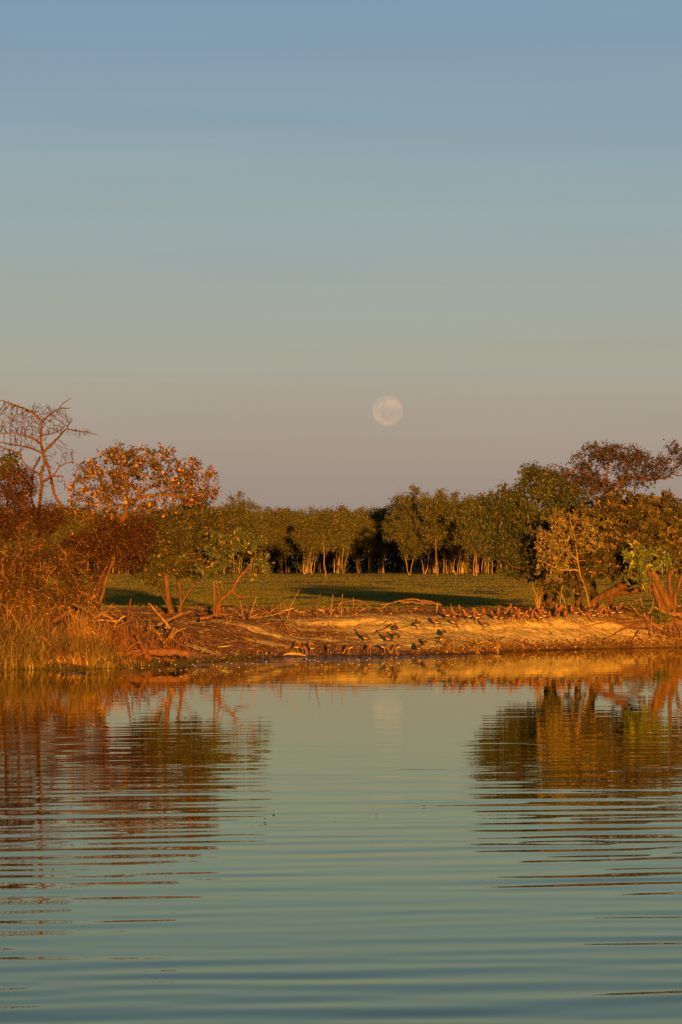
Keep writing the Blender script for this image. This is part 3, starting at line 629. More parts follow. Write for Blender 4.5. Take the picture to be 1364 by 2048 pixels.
ptree('green_sapling', 'bright fresh green sapling with star-shaped leaf whorls in front of the whorled tree', 'sapling', 104.2, [
    ([(1322, 1236), (1318, 1200), (1308, 1170), (1295, 1140), (1290, 1110)], 3, 1.6), ([(1308, 1170), (1280, 1155), (1255, 1140)], 1.8, .9), ([(1295, 1140), (1320, 1125), (1335, 1115)], 1.4, .8)],
    [blob(1290, 1112, 46, 32, 104.2, 130, dz=.35), blob(1262, 1135, 28, 28, 104.2, 60, dz=.3), blob(1330, 1122, 18, 20, 104.2, 30, dz=.3), blob(1295, 1160, 28, 18, 104.2, 40, dz=.3)], .13, 1.2, .12, (.16, .08, .03),
    lv_whorl([((.15, .155, .026), 6), ((.10, .115, .022), 4), ((.42, .36, .05), .4)], 190, 7, .135, .016), iters=40)
def dshrub(name, label, D, n, cx, y0, y1, spread, r, col, rt=.006):
    sk = []
    for i in range(n):
        bx = cx + R.normal(0, spread * .18); tx = cx + (i / max(1, n - 1) - .5) * 2 * spread + R.normal(0, 2)
        sk.append(([(bx, y0), (bx * .7 + tx * .3 + R.normal(0, 2), y0 + (y1 - y0) * .4, R.normal(0, .1)), (tx, y1 + R.uniform(0, (y0 - y1) * .35), R.normal(0, .2))], r, r * .4))
    return ptree(name, label, 'shrub', D, sk, [blob(cx, (y0 + 2.4 * y1) / 3.4, spread * 1.15, (y0 - y1) * .38, D, 34, dz=.25)], .09, .6, .1, col, wob=.35, iters=14, r_tip=rt, trunkname='stems')
dshrub('bare_shrub', 'pale bare many-stemmed shrub standing before the flared dark trunk', 106, 8, 1078, 1215, 1163, 15, 1.5, (.30, .17, .06), .005)
ptree('bare_stick', 'thin crooked pale stick standing between the bare shrub and the slim trunk', 'stick', 105, [([(1130, 1222), (1130, 1205), (1127, 1197), (1121, 1190), (1123, 1178), (1126, 1170)], 1.5, .8), ([(1121, 1190), (1114, 1182)], .9, .5)], [], .08, 1, 1, (.32, .18, .06), trunkname='stem')
ptree('low_bush', 'low dark leafy bush with bare twigs left of the thick trunks at right', 'bush', 104.7, [
    ([(1290, 1240), (1287, 1215), (1280, 1195)], 2, 1), ([(1285, 1240), (1270, 1220), (1258, 1205)], 1.5, .8), ([(1290, 1238), (1305, 1215), (1308, 1195)], 1.5, .8)],
    [blob(1285, 1210, 28, 24, 104.7, 120, dz=.35)], .10, .9, .10, (.36, .2, .08), lambda nd, pr, rd: [('crown', leaves_on(nd, pr, rd, 620, .014, .075, [((.06, .06, .018), 4), ((.15, .12, .03), 3), ((.3, .2, .06), 1)], .35, .04, .3, .3), 'leaf')], iters=30)
ptree('low_bush', 'small green bush hugging the bank edge below the thick trunks at right', 'bush', 104.2, [
    ([(1325, 1262), (1324, 1245), (1320, 1230)], 1.6, .8)], [blob(1322, 1240, 22, 20, 104.2, 80, dz=.3)], .10, 1.2, .10, (.3, .16, .06),
    lambda nd, pr, rd: [('crown', leaves_on(nd, pr, rd, 520, .014, .06, [((.07, .085, .02), 4), ((.15, .14, .03), 2)], .4, .04, .2, .3), 'leaf')], iters=30)

# ------------------------------------------------------------------ logs, roots, sticks
def log(name, label, cat, pts, r, col=(.36, .18, .075), step=.08, group=None, flat=1.0, branches=(), D=None, bury=0.0, sit=True):
    """pts in photograph pixels (px, py[, height over the ground in m]); first point met on the ground"""
    if D is None: D = hit(pts[0][0], pts[0][1] + r[0])[1]
    r = (r[0] * .8, r[1] * .8)
    sk = [(pl([(p[0], p[1], p[2] if len(p) > 2 else 0) for p in pts], D), r[0] * K * D, r[1] * K * D)]
    if name == 'exposed_root':
        sk = [(np.array([hit(p[0], p[1] + .6) + (0, 0, .008) for p in pts]), r[0] * K * D, r[1] * K * D)]
        branches = [([hit(p[0], p[1] + .6) + (0, 0, .008) for p in b_[0]], b_[1], b_[2]) for b_ in branches]
    for b_ in branches: sk.append((np.array(b_[0]) if name == 'exposed_root' else pl(b_[0], D), b_[1] * K * D, b_[2] * K * D))
    for s_ in sk:                       # rest on the terrain, never float above or sink below it
        for q in s_[0]:
            g = float(height(q[0], q[1]))
            if q[2] < g - .02: q[2] = g
    nd, pr, rd = grow(sk, [], step, 1, 1); q_ = 1.0 if flat == 1.0 else .1; nd[1:] += R.normal(0, 1, nd[1:].shape) * rd[1:, None] * .18 * q_; rd = rd * (1 + R.normal(0, .12 * q_, len(rd)))
    V, Q, Cc = tubes(nd, pr, rd, col, .18, .5); root = nd[0].copy()
    if flat != 1.0: V[:, 2] = root[2] + (V[:, 2] - root[2]) * flat
    o = add(name, mesh_np(name, V - root, Q, Cc, True), M['wood'], loc=root); return tag(o, label, cat, group)
RB = (.14, .055, .02); PW = (.27, .15, .055); OW = (.17, .085, .032)
log('fallen_log', 'thick bent grey-orange log sliding down to the water through the straw', 'log', [(172, 1331), (158, 1322), (140, 1312), (118, 1302), (100, 1292), (92, 1278), (80, 1272), (62, 1277)], (9, 4), OW, D=85)
log('fallen_log', 'broken pale log lying against the leaning trunk above the straw', 'log', [(145, 1207), (168, 1219), (185, 1229), (202, 1238)], (4.5, 5.5), OW, D=89)
log('fallen_log', 'short forked log end beside the broken pale log', 'log', [(178, 1246), (196, 1232), (208, 1224), (219, 1221)], (5, 3.5), OW, D=88.5, branches=[([(200, 1228), (214, 1232), (226, 1240)], 3.5, 2)])
log('fallen_log', 'stout log stub poking out of the thicket above the straw', 'log', [(105, 1243), (120, 1236), (138, 1223)], (6.5, 8), RB, D=88)
log('fallen_branch', 'bleached branch arching down over the red root bank', 'branch', [(250, 1232), (236, 1242), (226, 1256), (220, 1275), (215, 1296)], (3, 2), PW, D=87, branches=[([(236, 1242), (205, 1240), (180, 1243)], 2.5, 1.2), ([(226, 1256), (245, 1248), (262, 1240)], 1.5, .8)])
log('fallen_log', 'heavy red-brown log lying along the water edge at left', 'log', [(205, 1322), (225, 1312), (250, 1306), (285, 1303), (320, 1304), (350, 1303), (378, 1308)], (7, 9), RB, D=85.5)
log('tree_stump', 'red-brown root stump standing on the heavy log at the water edge', 'stump', [(300, 1320), (290, 1305), (280, 1285), (272, 1268)], (9, 4), RB, D=85.3, branches=[([(290, 1305), (268, 1312), (255, 1322)], 6, 3), ([(280, 1285), (262, 1290), (250, 1305)], 4, 2)])
log('exposed_root', 'long pale root bowed over a dark hollow in the left bank', 'root', [(262, 1262), (278, 1263), (292, 1270), (304, 1282), (322, 1294), (345, 1297), (366, 1286)], (3, 2.6), PW, D=86.5)
log('fallen_branch', 'straight pale stick leaning left up out of the driftwood', 'stick', [(340, 1256), (322, 1234), (309, 1220), (298, 1207)], (3.8, 2.2), PW, D=88.5)
log('fallen_log', 'pale driftwood log crossing behind the leaning stick', 'log', [(315, 1250), (333, 1243), (348, 1236), (363, 1227)], (5, 4.5), OW, D=89)
log('fallen_branch', 'upright dead stub on the bank left of the leaning stick', 'stick', [(256, 1240), (258, 1222), (262, 1198)], (3, 2.2), RB, D=90, branches=[([(264, 1228), (266, 1212), (270, 1206)], 1, .6)])
log('driftwood', 'twisted pale driftwood standing in front of the driftwood log', 'driftwood', [(328, 1296), (334, 1280), (343, 1268), (350, 1256)], (4.5, 2.2), PW, D=87.5, branches=[([(334, 1285), (345, 1275), (352, 1262), (372, 1256)], 3, 1.3), ([(332, 1290), (322, 1275), (315, 1262)], 3, 1.2)])
log('exposed_root', 'curled thick root at the foot of the crooked small tree', 'root', [(418, 1240), (402, 1236), (392, 1224), (390, 1210), (397, 1203), (404, 1208)], (5, 2.5), RB, D=93)
log('fallen_log', 'dark red log lying at the foot of the crooked small tree', 'log', [(400, 1238), (420, 1233), (440, 1226), (455, 1230)], (5, 3), RB, D=94)
log('fallen_branch', 'brown limb hanging from the root bank into the weeds', 'branch', [(362, 1288), (372, 1296), (385, 1306)], (3, 1.5), RB, D=87, branches=[([(362, 1288), (350, 1300), (345, 1312)], 5, 3)])
for pts, r, lb in [
    ([(499, 1236), (503, 1222), (508, 1208), (513, 1193)], (1.7, .9), 'pale kinked stick, second from the left in the row of sticks on the bank'),
    ([(488, 1238), (484, 1222), (480, 1202)], (1.6, .8), 'pale stick leaning left at the left end of the row of sticks'),
    ([(563, 1238), (562, 1222), (561, 1208)], (2.4, 1.6), 'short thick pale stub in the middle of the row of sticks'),
    ([(574, 1238), (583, 1210), (598, 1179)], (1.2, .6), 'long thin stick slanting right behind the short thick stub'),
    ([(527, 1234), (548, 1219), (562, 1208), (576, 1198)], (1.2, .6), 'thin twig slanting low to the right between the sticks'),
    ([(634, 1236), (632, 1222), (634, 1208), (641, 1187)], (1.6, .8), 'crooked reddish stick right of the long slanting one'),
    ([(661, 1232), (663, 1210), (666, 1189)], (1.5, .8), 'left one of two upright bright yellow sticks near the arched branch'),
    ([(682, 1233), (683, 1211), (685, 1188)], (1.6, .8), 'right one of two upright bright yellow sticks near the arched branch'),
    ([(706, 1219), (707, 1205), (707, 1194)], (1.2, .7), 'short twig standing on the arched branch'),
    ([(621, 1232), (620, 1215), (618, 1196)], (.9, .5), 'faint thin upright twig left of the crooked reddish stick')]:
    br = []
    if lb.startswith('right one'): br = [([(682, 1228), (690, 1212), (694, 1206)], .9, .5), ([(682, 1230), (677, 1222), (676, 1213)], .9, .5)]
    if lb.startswith('left one'): br = [([(662, 1228), (667, 1222), (671, 1215)], .9, .5)]
    log('upright_stick', lb, 'stick', pts, r, PW if 'reddish' not in lb else OW, .05, branches=br)
log('fallen_branch', 'low pale branch lying along the ground under the row of sticks', 'branch', [(502, 1236), (525, 1234), (545, 1231), (561, 1225)], (1.8, 2.2), PW)
log('fallen_branch', 'arched brown branch lying on the bank crest behind the yellow sticks', 'branch', [(659, 1213), (683, 1205), (700, 1203), (714, 1201), (724, 1203), (730, 1209), (741, 1213)], (1.8, 3), OW, branches=[([(720, 1204), (723, 1218), (725, 1233)], 1.3, .8)])
log('fallen_log', 'long low weathered log lying on the bank crest right of centre', 'log', [(762, 1209), (785, 1206), (805, 1200), (822, 1198), (845, 1201), (865, 1205), (884, 1210)], (2, 3), OW, D=109, branches=[([(800, 1204), (825, 1205), (850, 1207)], 2.5, 2.5), ([(835, 1199), (850, 1206), (872, 1208)], 2.4, 1.6)])
log('fallen_branch', 'thin branch lying down the sand face with its tip up', 'branch', [(742, 1271), (765, 1259), (784, 1251), (792, 1247)], (1.0, 1.8), OW)
log('driftwood', 'flat pale fish-shaped piece of driftwood at the water edge', 'driftwood', [(566, 1310), (574, 1307), (582, 1306)], (2, 5), (.34, .20, .075), flat=.8, step=.06, branches=[([(582, 1306), (592, 1306), (602, 1309), (612, 1311)], 5, 1.5)])
log('fallen_log', 'bleached crooked pole pointing up left below the low bush', 'log', [(1300, 1236), (1280, 1229), (1265, 1222), (1256, 1216), (1249, 1211)], (3.6, 2), PW, D=105.2)
log('fallen_log', 'thick red-brown trunk fallen across the base of the trunks at right edge', 'log', [(1316, 1221), (1335, 1225), (1355, 1229), (1385, 1233)], (4.5, 7), (.22, .10, .035), D=104.5)
log('upright_stick', 'single straight pale stick planted on the bank at the far right', 'stick', [(1303, 1278), (1303, 1255), (1303, 1231)], (1.3, 1.0), PW)
log('exposed_root', 'long root snaking left across the top of the sand from the right trunks', 'root', [(1296, 1236), (1265, 1241), (1230, 1243), (1195, 1248), (1160, 1256)], (3, 1.0), OW)
log('exposed_root', 'root running down left across the sand below the long root', 'root', [(1290, 1246), (1262, 1253), (1240, 1262), (1222, 1272), (1205, 1280)], (2.6, .9), RB)
log('exposed_root', 'forked dark root bending down to the water at right', 'root', [(1276, 1262), (1268, 1274), (1262, 1286), (1258, 1300)], (2.4, 1.4), RB, branches=[([(1270, 1270), (1280, 1280), (1284, 1292)], 1.6, .8)])
log('exposed_root', 'short dark root dipping into the water right of the forked root', 'root', [(1316, 1282), (1313, 1290), (1312, 1306)], (2, 1.2), RB)
log('exposed_root', 'matted root clump at the water edge in the right corner', 'root', [(1345, 1300), (1350, 1288), (1362, 1282), (1375, 1290)], (2, 1.4), OW, branches=[([(1350, 1288), (1340, 1280), (1330, 1286)], 1.4, .8), ([(1362, 1284), (1355, 1296), (1364, 1302)], 1.5, .8)])
def roots(label, D, x0, x1, yt, yb, n_, col, name='root_mass', lean=10, cat='roots', rr=(1.4, .5)):
    sk = [([(x0, yt), ((x0 + x1) / 2, (yt + yb) / 2 - 6, -.2), (x1, yb - 4)], rr[0] * 2, rr[0])]
    for _ in range(n_):
        a_ = R.random(); px = x0 + (x1 - x0) * a_ + R.normal(0, 6); py = yt + (yb - yt) * .55 * R.random() + R.normal(0, 3); l_ = R.uniform(.35, 1) * (yb - py)
        dx_ = R.normal(0, lean); b_ = R.normal(0, 6)
        sk.append(([(px, py, R.normal(0, .1)), (px + dx_ * .5 + b_, py + l_ * .5, -.25 - .2 * R.random()), (px + dx_, py + l_, -.3 - .3 * R.random())], R.uniform(*rr[::-1]), .3))
    n0, p0, r0 = [], [], []
    for pts, ra, rb in sk:
        q = poly_nodes(pl(pts, D), .09); q[1:] += R.normal(0, .012, q[1:].shape)
        for i, v in enumerate(q): n0.append(v); p0.append(len(n0) - 2 if i else -1); r0.append((ra + (rb - ra) * i / len(q)) * K * D)
    V, Q, Cc = tubes(np.array(n0), np.array(p0), np.array(r0), col, .35, .3); root = n0[0].copy()
    return tag(add(name, mesh_np(name, V - root, Q, Cc, True), M['wood'], loc=root), label, cat)
roots('hanging mat of red-brown roots above the heavy water-edge log', 87.0, 205, 300, 1240, 1318, 150, (.20, .08, .028))
roots('tangle of red-brown roots right of the root stump', 87.6, 300, 375, 1262, 1318, 90, (.22, .09, .03))
roots('knot of dry brown roots spilling from under the broken pale log', 86.8, 150, 215, 1232, 1300, 90, (.30, .14, .045))
roots('drooping sheaf of pale dry straw hanging beside the broken pale log', 86.6, 138, 172, 1213, 1308, 90, (.24, .125, .04), 'straw_sheaf', 7, 'straw', (1.0, .4))
roots('matted brown roots and stalks on the bank slope in the right corner', 103.9, 1305, 1372, 1248, 1298, 90, (.26, .12, .04), rr=(1.1, .4))
for px, py, lb in [(905, 1303, 'tangle of dry stems at the water edge, nearest the feeding ducks'), (948, 1303, 'tangle of dry stems at the water edge, middle of three'), (990, 1300, 'tangle of dry stems at the water edge, furthest right of three')]:
    Dd = float(hit(px, py)[1])
    sk = [([(px + R.normal(0, 6), py + 2), (px + R.normal(0, 10), py - 12, R.normal(0, .1)), (px + R.normal(0, 22), py - 22 - R.uniform(0, 8), R.normal(0, .2))], 1.2, .5) for _ in range(9)]
    ptree('dry_scrub', lb, 'scrub', Dd, sk, [blob(px, py - 10, 30, 15, Dd, 110, dz=.4)], .08, .6, .09, (.38, .2, .07),
          lambda nd, pr, rd: [('leaves', leaves_on(nd, pr, rd, 420, .014, .05, [((.14, .10, .03), 3), ((.30, .15, .05), 3), ((.07, .06, .02), 3)], .35, .04, .0, .3, name='leaves'), 'dry_leaf')], wob=.45, iters=14, r_tip=.0045, trunkname='stems')

# ------------------------------------------------------------------ tall straw, weeds and litter (stuff)
def blades(name, x, y, h, w_, lean, col, mat, seg=3, label='', zoff=-.03):
    n = len(x); z = height(x, y); z = np.maximum(z, -.05) + zoff; th = R.random(n) * 2 * np.pi
    sd = np.stack([np.cos(th), np.sin(th) * .4, np.zeros(n)], 1) * w_[:, None]
    ld = np.stack([np.cos(th + 1.2), np.sin(th + 1.2), np.zeros(n)], 1) * (lean * h)[:, None]
    rows = []
    for i in range(seg + 1):
        t = i / seg; c = np.stack([x, y, z + h * (t - .28 * lean * t * t * 1.6)], 1) + ld * t * t
        ww = sd * (1 - t * .92); rows += [c - ww, c + ww]
    V = np.stack(rows, 1); b = np.arange(n)[:, None] * (2 * (seg + 1))
    Q = np.concatenate([b + np.array([[2 * i, 2 * i + 1, 2 * i + 3, 2 * i + 2]]) for i in range(seg)], 1).reshape(-1, 4)
    o = add(name, mesh_np(name, V.reshape(-1, 3), Q, np.repeat(col, 2 * (seg + 1), 0)), mat); tag(o, label, kind='stuff'); return o
n = 15000; x = fx(R.uniform(-120, 300, n), 86); y = shore(x) + R.random(n) ** 1.2 * 8 - .15
cl = fbm(x * 2.2, y * 1.6, 3); px_ = x / (K * y) + 682; k = (cl > .44) & (R.random(n) < 1 - sm(190, 300, px_) * .9); x, y, cl, px_ = x[k], y[k], cl[k], px_[k]; n = len(x)
h = (.25 + .75 * R.random(n)) * (.25 + 1.4 * cl) * (1 - .5 * sm(160, 280, px_)); w_ = R.uniform(.006, .018, n)
grn = sm(.45, .6, fbm(x * .9 + 50, y * .9, 3))[:, None]
c = pick(n, [((.36, .18, .05), 5), ((.20, .085, .025), 5), ((.54, .33, .10), 2.5)], .4) * (1 - grn * .45) + pick(n, [((.20, .17, .03), 5), ((.11, .11, .025), 4)], .3) * grn * .45
blades('tall_straw', x, y, h, w_, R.uniform(.2, 1.5, n), c, M['grass'], 3, 'tall tangled straw and reed blades at the lower left water edge')
n = 9000; px = R.uniform(-60, 560, n); x = fx(px, 88); y = shore(x) + R.normal(.05, .35, n)
k = (fbm(x * 1.5, y, 3) > .42) & (R.random(n) < 1 - sm(430, 560, px)); x, y = x[k], y[k]; n = len(x)
blades('waterside_weeds', x, y, R.uniform(.04, .20, n), R.uniform(.004, .012, n), R.uniform(.2, 1, n), pick(n, [((.06, .06, .018), 5), ((.12, .10, .03), 3), ((.26, .15, .05), 2)], .3), M['grass'], 2, 'low dark weeds fringing the left water edge')
def scatter(name, n, fpos, size, pal, aspect, label, mat='dry_leaf', lift=.012, szj=.4):
    x, y = fpos(n); n = len(x); z = height(x, y) + lift * R.random(n)
    d = np.stack([R.normal(size=n), R.normal(size=n) * .8, np.abs(R.normal(0, .35, n))], 1)
    me_ = leafmesh(name, np.stack([x, y, z], 1), d, size * np.exp(R.normal(0, szj, n)), pick(n, pal, .35), aspect, .3)
    return tag(add(name, me_, M[mat]), label, kind='stuff')
def f_lit(n):
    x = R.uniform(-13, 13, n); y = shore(x) + (107.5 - shore(x)) * R.random(n) ** 1.1; s_, u_, a_, b_ = sand_mask(x, y)
    k = R.random(n) < (1.05 - s_ * .97) * (.35 + 1.1 * (fbm(x * 1.4, y * 1.4, 3) > .5)) * (.5 + .5 * (1 - sm(-1, 2, x)) + .5 * sm(7, 8, x) + .6 * (u_ < .12) * (np.abs(x - .8) > 2.4)); return x[k], y[k]
scatter('leaf_litter', 60000, f_lit, .045, [((.24, .11, .04), 5), ((.14, .06, .025), 5), ((.38, .2, .07), 1.5), ((.08, .045, .02), 4)], .5, 'fallen dry leaves strewn over the bank')
def f_shore(n):
    x = R.uniform(-3, 13, n); y = shore(x) + np.abs(R.normal(0, .35, n)) + .03; k = R.random(n) < .04 + .96 * sm(2.6, 4.4, x); return x[k], y[k]
scatter('shore_debris', 9000, f_shore, .05, [((.28, .13, .045), 4), ((.10, .045, .018), 6), ((.42, .24, .08), 1)], .4, 'twigs and dead leaves washed up in a line along the water edge', lift=.05)
def f_twig(n):
    x = R.uniform(-12, 12, n); y = shore(x) + (107.5 - shore(x)) * R.random(n); s_, u_, a_, b_ = sand_mask(x, y)
    k = R.random(n) < (.15 + .85 * (1 - sm(-1, 2, x))) * (1 - .8 * s_); return x[k], y[k]
scatter('twig_litter', 3000, f_twig, .22, [((.40, .22, .08), 4), ((.22, .10, .04), 4), ((.55, .34, .13), 2)], .06, 'thin fallen twigs strewn over the left part of the bank', lift=.05)
n = 3800; x = R.uniform(-8, 6, n); y = shore(x) + R.uniform(2.2, 15, n); k = (fbm(x * 1.2 + 8, y * 1.0, 3) > .56) & (y < 108); x, y = x[k], y[k]; n = len(x)
blades('dry_grass_tufts', x, y, R.uniform(.03, .10, n), R.uniform(.004, .009, n), R.uniform(.2, 1, n), pick(n, [((.16, .12, .035), 4), ((.32, .18, .06), 4)], .3), M['grass'], 2, 'sparse dry grass tufts on top of the bank')
# floating lily pads near the shore
n = 2600; x = R.uniform(-6.5, 4.6, n); y = shore(x) - R.random(n) * (2.0 + 6 * fbm(x * .25, x * 0, 3)); k = fbm(x * .6, y * .8, 3) > .52; x, y = x[k], y[k]; n = len(x)
an = np.arange(7) / 7 * 5.8; rr = R.uniform(.03, .075, n)[:, None]; tilt = R.normal(0, .06, (n, 2))
vx = x[:, None] + rr * np.cos(an + 0); vy = y[:, None] + rr * np.sin(an); vz = .014 + (vx - x[:, None]) * tilt[:, :1] + (vy - y[:, None]) * tilt[:, 1:]
V = np.concatenate([np.stack([x, y, np.full(n, .014)], 1)[:, None], np.stack([vx, vy, vz], -1)], 1).reshape(-1, 3)
b_ = np.arange(n)[:, None] * 8; Fc = np.concatenate([b_ + np.array([[0, i, i + 1]]) for i in range(1, 7)], 1).reshape(-1, 3)
M['pad'] = material('lily_pad', .35, 20, .2, spec=.5)
tag(add('lily_pads', mesh_np('lily_pads', V, Fc, np.repeat(pick(n, [((.05, .055, .02), 4), ((.10, .06, .03), 2)], .3), 8, 0)), M['pad']), 'small dark lily pads floating in a band along the shore', kind='stuff')

# ------------------------------------------------------------------ water lily flowers
def flower():
    V, Fc = [], []
    for ring, (n_, up, l_) in enumerate([(7, .35, .032), (6, .9, .028)]):
        for i in range(n_):
            a_ = 2 * math.pi * (i + .5 * ring) / n_; d = np.array([math.cos(a_), math.sin(a_), up]); d /= np.linalg.norm(d); s_ = np.array([-math.sin(a_), math.cos(a_), 0]) * .010
            k = len(V); V += [np.zeros(3), d * l_ * .55 + s_, d * l_, d * l_ * .55 - s_]; Fc += [(k, k + 1, k + 2), (k, k + 2, k + 3)]
    me_ = mesh_np('petals', np.array(V), Fc); me_.materials.append(M['petal']); return me_
FL = flower(); M['stem'] = material('stem', .6, 20, .2, base=(.16, .10, .04))
V, Q, _c = tubes(np.array([[0, 0, -.03], [.004, 0, .05], [0, 0, .10]]), np.array([-1, 0, 1]), np.array([.004, .004, .004])); SM_ = mesh_np('stem', V, Q); SM_.materials.append(M['stem'])
fl = [(216, 1340), (263, 1335), (285, 1333), (298, 1330), (319, 1323), (320, 1339), (343, 1326), (351, 1330), (362, 1338), (372, 1336), (386, 1329), (391, 1332), (395, 1323), (427, 1330), (433, 1332), (442, 1331), (450, 1335), (454, 1322), (463, 1326), (478, 1333), (492, 1327), (505, 1325),
      (613, 1317), (619, 1320), (630, 1320), (637, 1321), (651, 1324), (643, 1330), (677, 1326), (705, 1327), (714, 1319), (718, 1318), (717, 1330), (734, 1320), (738, 1327), (739, 1314), (773, 1329), (783, 1317), (793, 1315), (826, 1315), (840, 1319), (868, 1318), (903, 1316), (911, 1314), (959, 1307), (961, 1315), (979, 1320), (992, 1313), (998, 1313), (1064, 1311), (1077, 1314)]
for i, (px, py) in enumerate(fl):
    D = (H - .10) / ((py - HY) * K); x = (px - 682) * K * D
    side = 'at the left end' if px < 400 else 'left of centre' if px < 560 else 'in front of the wading ducks' if px < 860 else 'in front of the dry stems' if px < 1010 else 'at the right end'
    t = empty('water_lily', (x, D, 0), 'small white water lily flower ' + side, 'flower', 'water lilies ' + side)
    s = R.uniform(.5, 1.0); add('flower_head', FL, None, t, (0, 0, .10 * s)).scale = (1.25, 1.25, 1.25); add('stem', SM_, None, t).scale = (1, 1, s)
t_ = single_leaf(.16, (.05, .035, .02), .2)
for px, py, lb in [(549, 1625, 'dark floating leaf, largest of the specks on open water left of centre'), (845, 1614, 'dark floating leaf on open water right of centre'), (750, 1632, 'small dark floating leaf near the middle of the open water'), (527, 1641, 'small floating leaf just below the largest dark one'), (672, 1639, 'tiny floating leaf between the dark ones near centre'), (938, 1336, 'floating leaf near the shore before the dry stems'), (572, 1330, 'dark floating leaf among the lily pads left of the ducks')]:
    D = H / ((py - HY) * K); o = add('floating_leaf', t_.copy(), None, loc=((px - 682) * K * D, D, .02)); o.rotation_euler = (R.normal(0, .15), R.normal(0, .15), R.uniform(0, 6)); s = R.uniform(.12, .24); o.scale = (s, s, s); tag(o, lb, 'leaf')

# ------------------------------------------------------------------ whistling ducks
def loft(sp, ns=12):
    """sp rows: x, z, half width, half height, colour; rings square to the spine"""
    p = np.array([[r_[0], r_[1]] for r_ in sp]); wv = np.array([r_[2] for r_ in sp]); hv = np.array([r_[3] for r_ in sp]); cv = np.array([r_[4] for r_ in sp])
    # resample with a smooth curve
    t = np.arange(len(sp)); tt = np.linspace(0, len(sp) - 1, (len(sp) - 1) * 3 + 1)
    def cr_(v):
        v = np.asarray(v, float); vp = np.concatenate([[2 * v[0] - v[1]], v, [2 * v[-1] - v[-2]]]) if v.ndim == 1 else np.vstack([2 * v[0] - v[1], v, 2 * v[-1] - v[-2]])
        i = np.minimum(tt.astype(int), len(v) - 2); f = (tt - i); f = f if v.ndim == 1 else f[:, None]
        a_, b_, c_, d_ = vp[i], vp[i + 1], vp[i + 2], vp[i + 3]
        return .5 * (2 * b_ + (c_ - a_) * f + (2 * a_ - 5 * b_ + 4 * c_ - d_) * f * f + (3 * b_ - a_ - 3 * c_ + d_) * f ** 3)
    p = cr_(p); wv = np.maximum(cr_(wv), .001); hv = np.maximum(cr_(hv), .001); cv = np.clip(cr_(cv), .01, .9)
    tg = np.gradient(p, axis=0); tg /= np.linalg.norm(tg, axis=1)[:, None] + 1e-9; nr = np.stack([-tg[:, 1], tg[:, 0]], 1)
    an = np.arange(ns) / ns * 2 * np.pi
    V = np.stack([p[:, 0:1] + nr[:, 0:1] * hv[:, None] * np.sin(an), wv[:, None] * np.cos(an), p[:, 1:2] + nr[:, 1:2] * hv[:, None] * np.sin(an)], -1)
    C_ = np.repeat(cv[:, None, :], ns, 1)
    belly = np.clip(-np.sin(an), 0, 1)[None, :, None]
    m_ = len(p); A = np.arange(m_ - 1)[:, None] * ns + np.arange(ns)[None]; B = np.arange(m_ - 1)[:, None] * ns + (np.arange(ns)[None] + 1) % ns
    return V.reshape(-1, 3), np.stack([A, B, B + ns, A + ns], -1).reshape(-1, 4), C_.reshape(-1, 3)
CH = (.20, .075, .028); BR = (.105, .05, .025); HD = (.25, .12, .045); DKB = (.05, .028, .018); BF = (.50, .33, .17)
body0 = {   # x, z, halfwidth, halfheight
 'alert': [(-.17, .13, .006, .004, DKB), (-.13, .15, .026, .015, DKB), (-.07, .19, .055, .045, BR), (.0, .235, .068, .062, BR), (.055, .275, .060, .058, CH), (.09, .32, .038, .038, CH), (.10, .365, .023, .023, HD), (.103, .41, .019, .019, HD), (.110, .445, .024, .023, HD), (.135, .458, .021, .020, HD), (.155, .455, .010, .010, HD)],
 'relaxed': [(-.18, .17, .006, .004, DKB), (-.14, .18, .028, .016, DKB), (-.07, .20, .060, .050, BR), (.01, .215, .072, .066, BR), (.07, .24, .062, .060, CH), (.11, .28, .040, .040, CH), (.12, .32, .026, .026, HD), (.135, .345, .027, .025, HD), (.160, .350, .021, .020, HD), (.178, .345, .010, .010, HD)],
 'feeding': [(-.16, .25, .006, .004, DKB), (-.12, .24, .028, .018, DKB), (-.05, .225, .062, .054, BR), (.03, .21, .072, .064, BR), (.09, .185, .056, .052, CH), (.13, .15, .032, .030, CH), (.155, .11, .021, .021, HD), (.17, .075, .020, .020, HD), (.185, .05, .024, .022, HD), (.200, .032, .020, .018, HD), (.208, .018, .010, .010, HD)],
 'preening': [(-.17, .16, .006, .004, DKB), (-.13, .18, .028, .018, DKB), (-.06, .205, .062, .052, BR), (.01, .225, .072, .066, BR), (.06, .26, .060, .058, CH), (.075, .305, .036, .036, CH), (.055, .338, .024, .024, HD), (.02, .345, .023, .023, HD), (-.015, .325, .024, .022, HD), (-.038, .305, .018, .016, HD), (-.05, .293, .009, .009, HD)]}
def shell(pts, half):
    """a flat tapering feather blade set off the flank: pts (x, y, z, halfheight)"""
    V, Q = [], []
    for i, (x_, y_, z_, h_) in enumerate(pts):
        V += [(x_, y_ - .004, z_ - h_), (x_, y_ + half, z_), (x_, y_ - .006, z_ + h_)]
        if i: k = 3 * i; Q += [(k - 3, k, k + 1, k - 2), (k - 2, k + 1, k + 2, k - 1)]
    return np.array(V), np.array(Q)
DP = {}
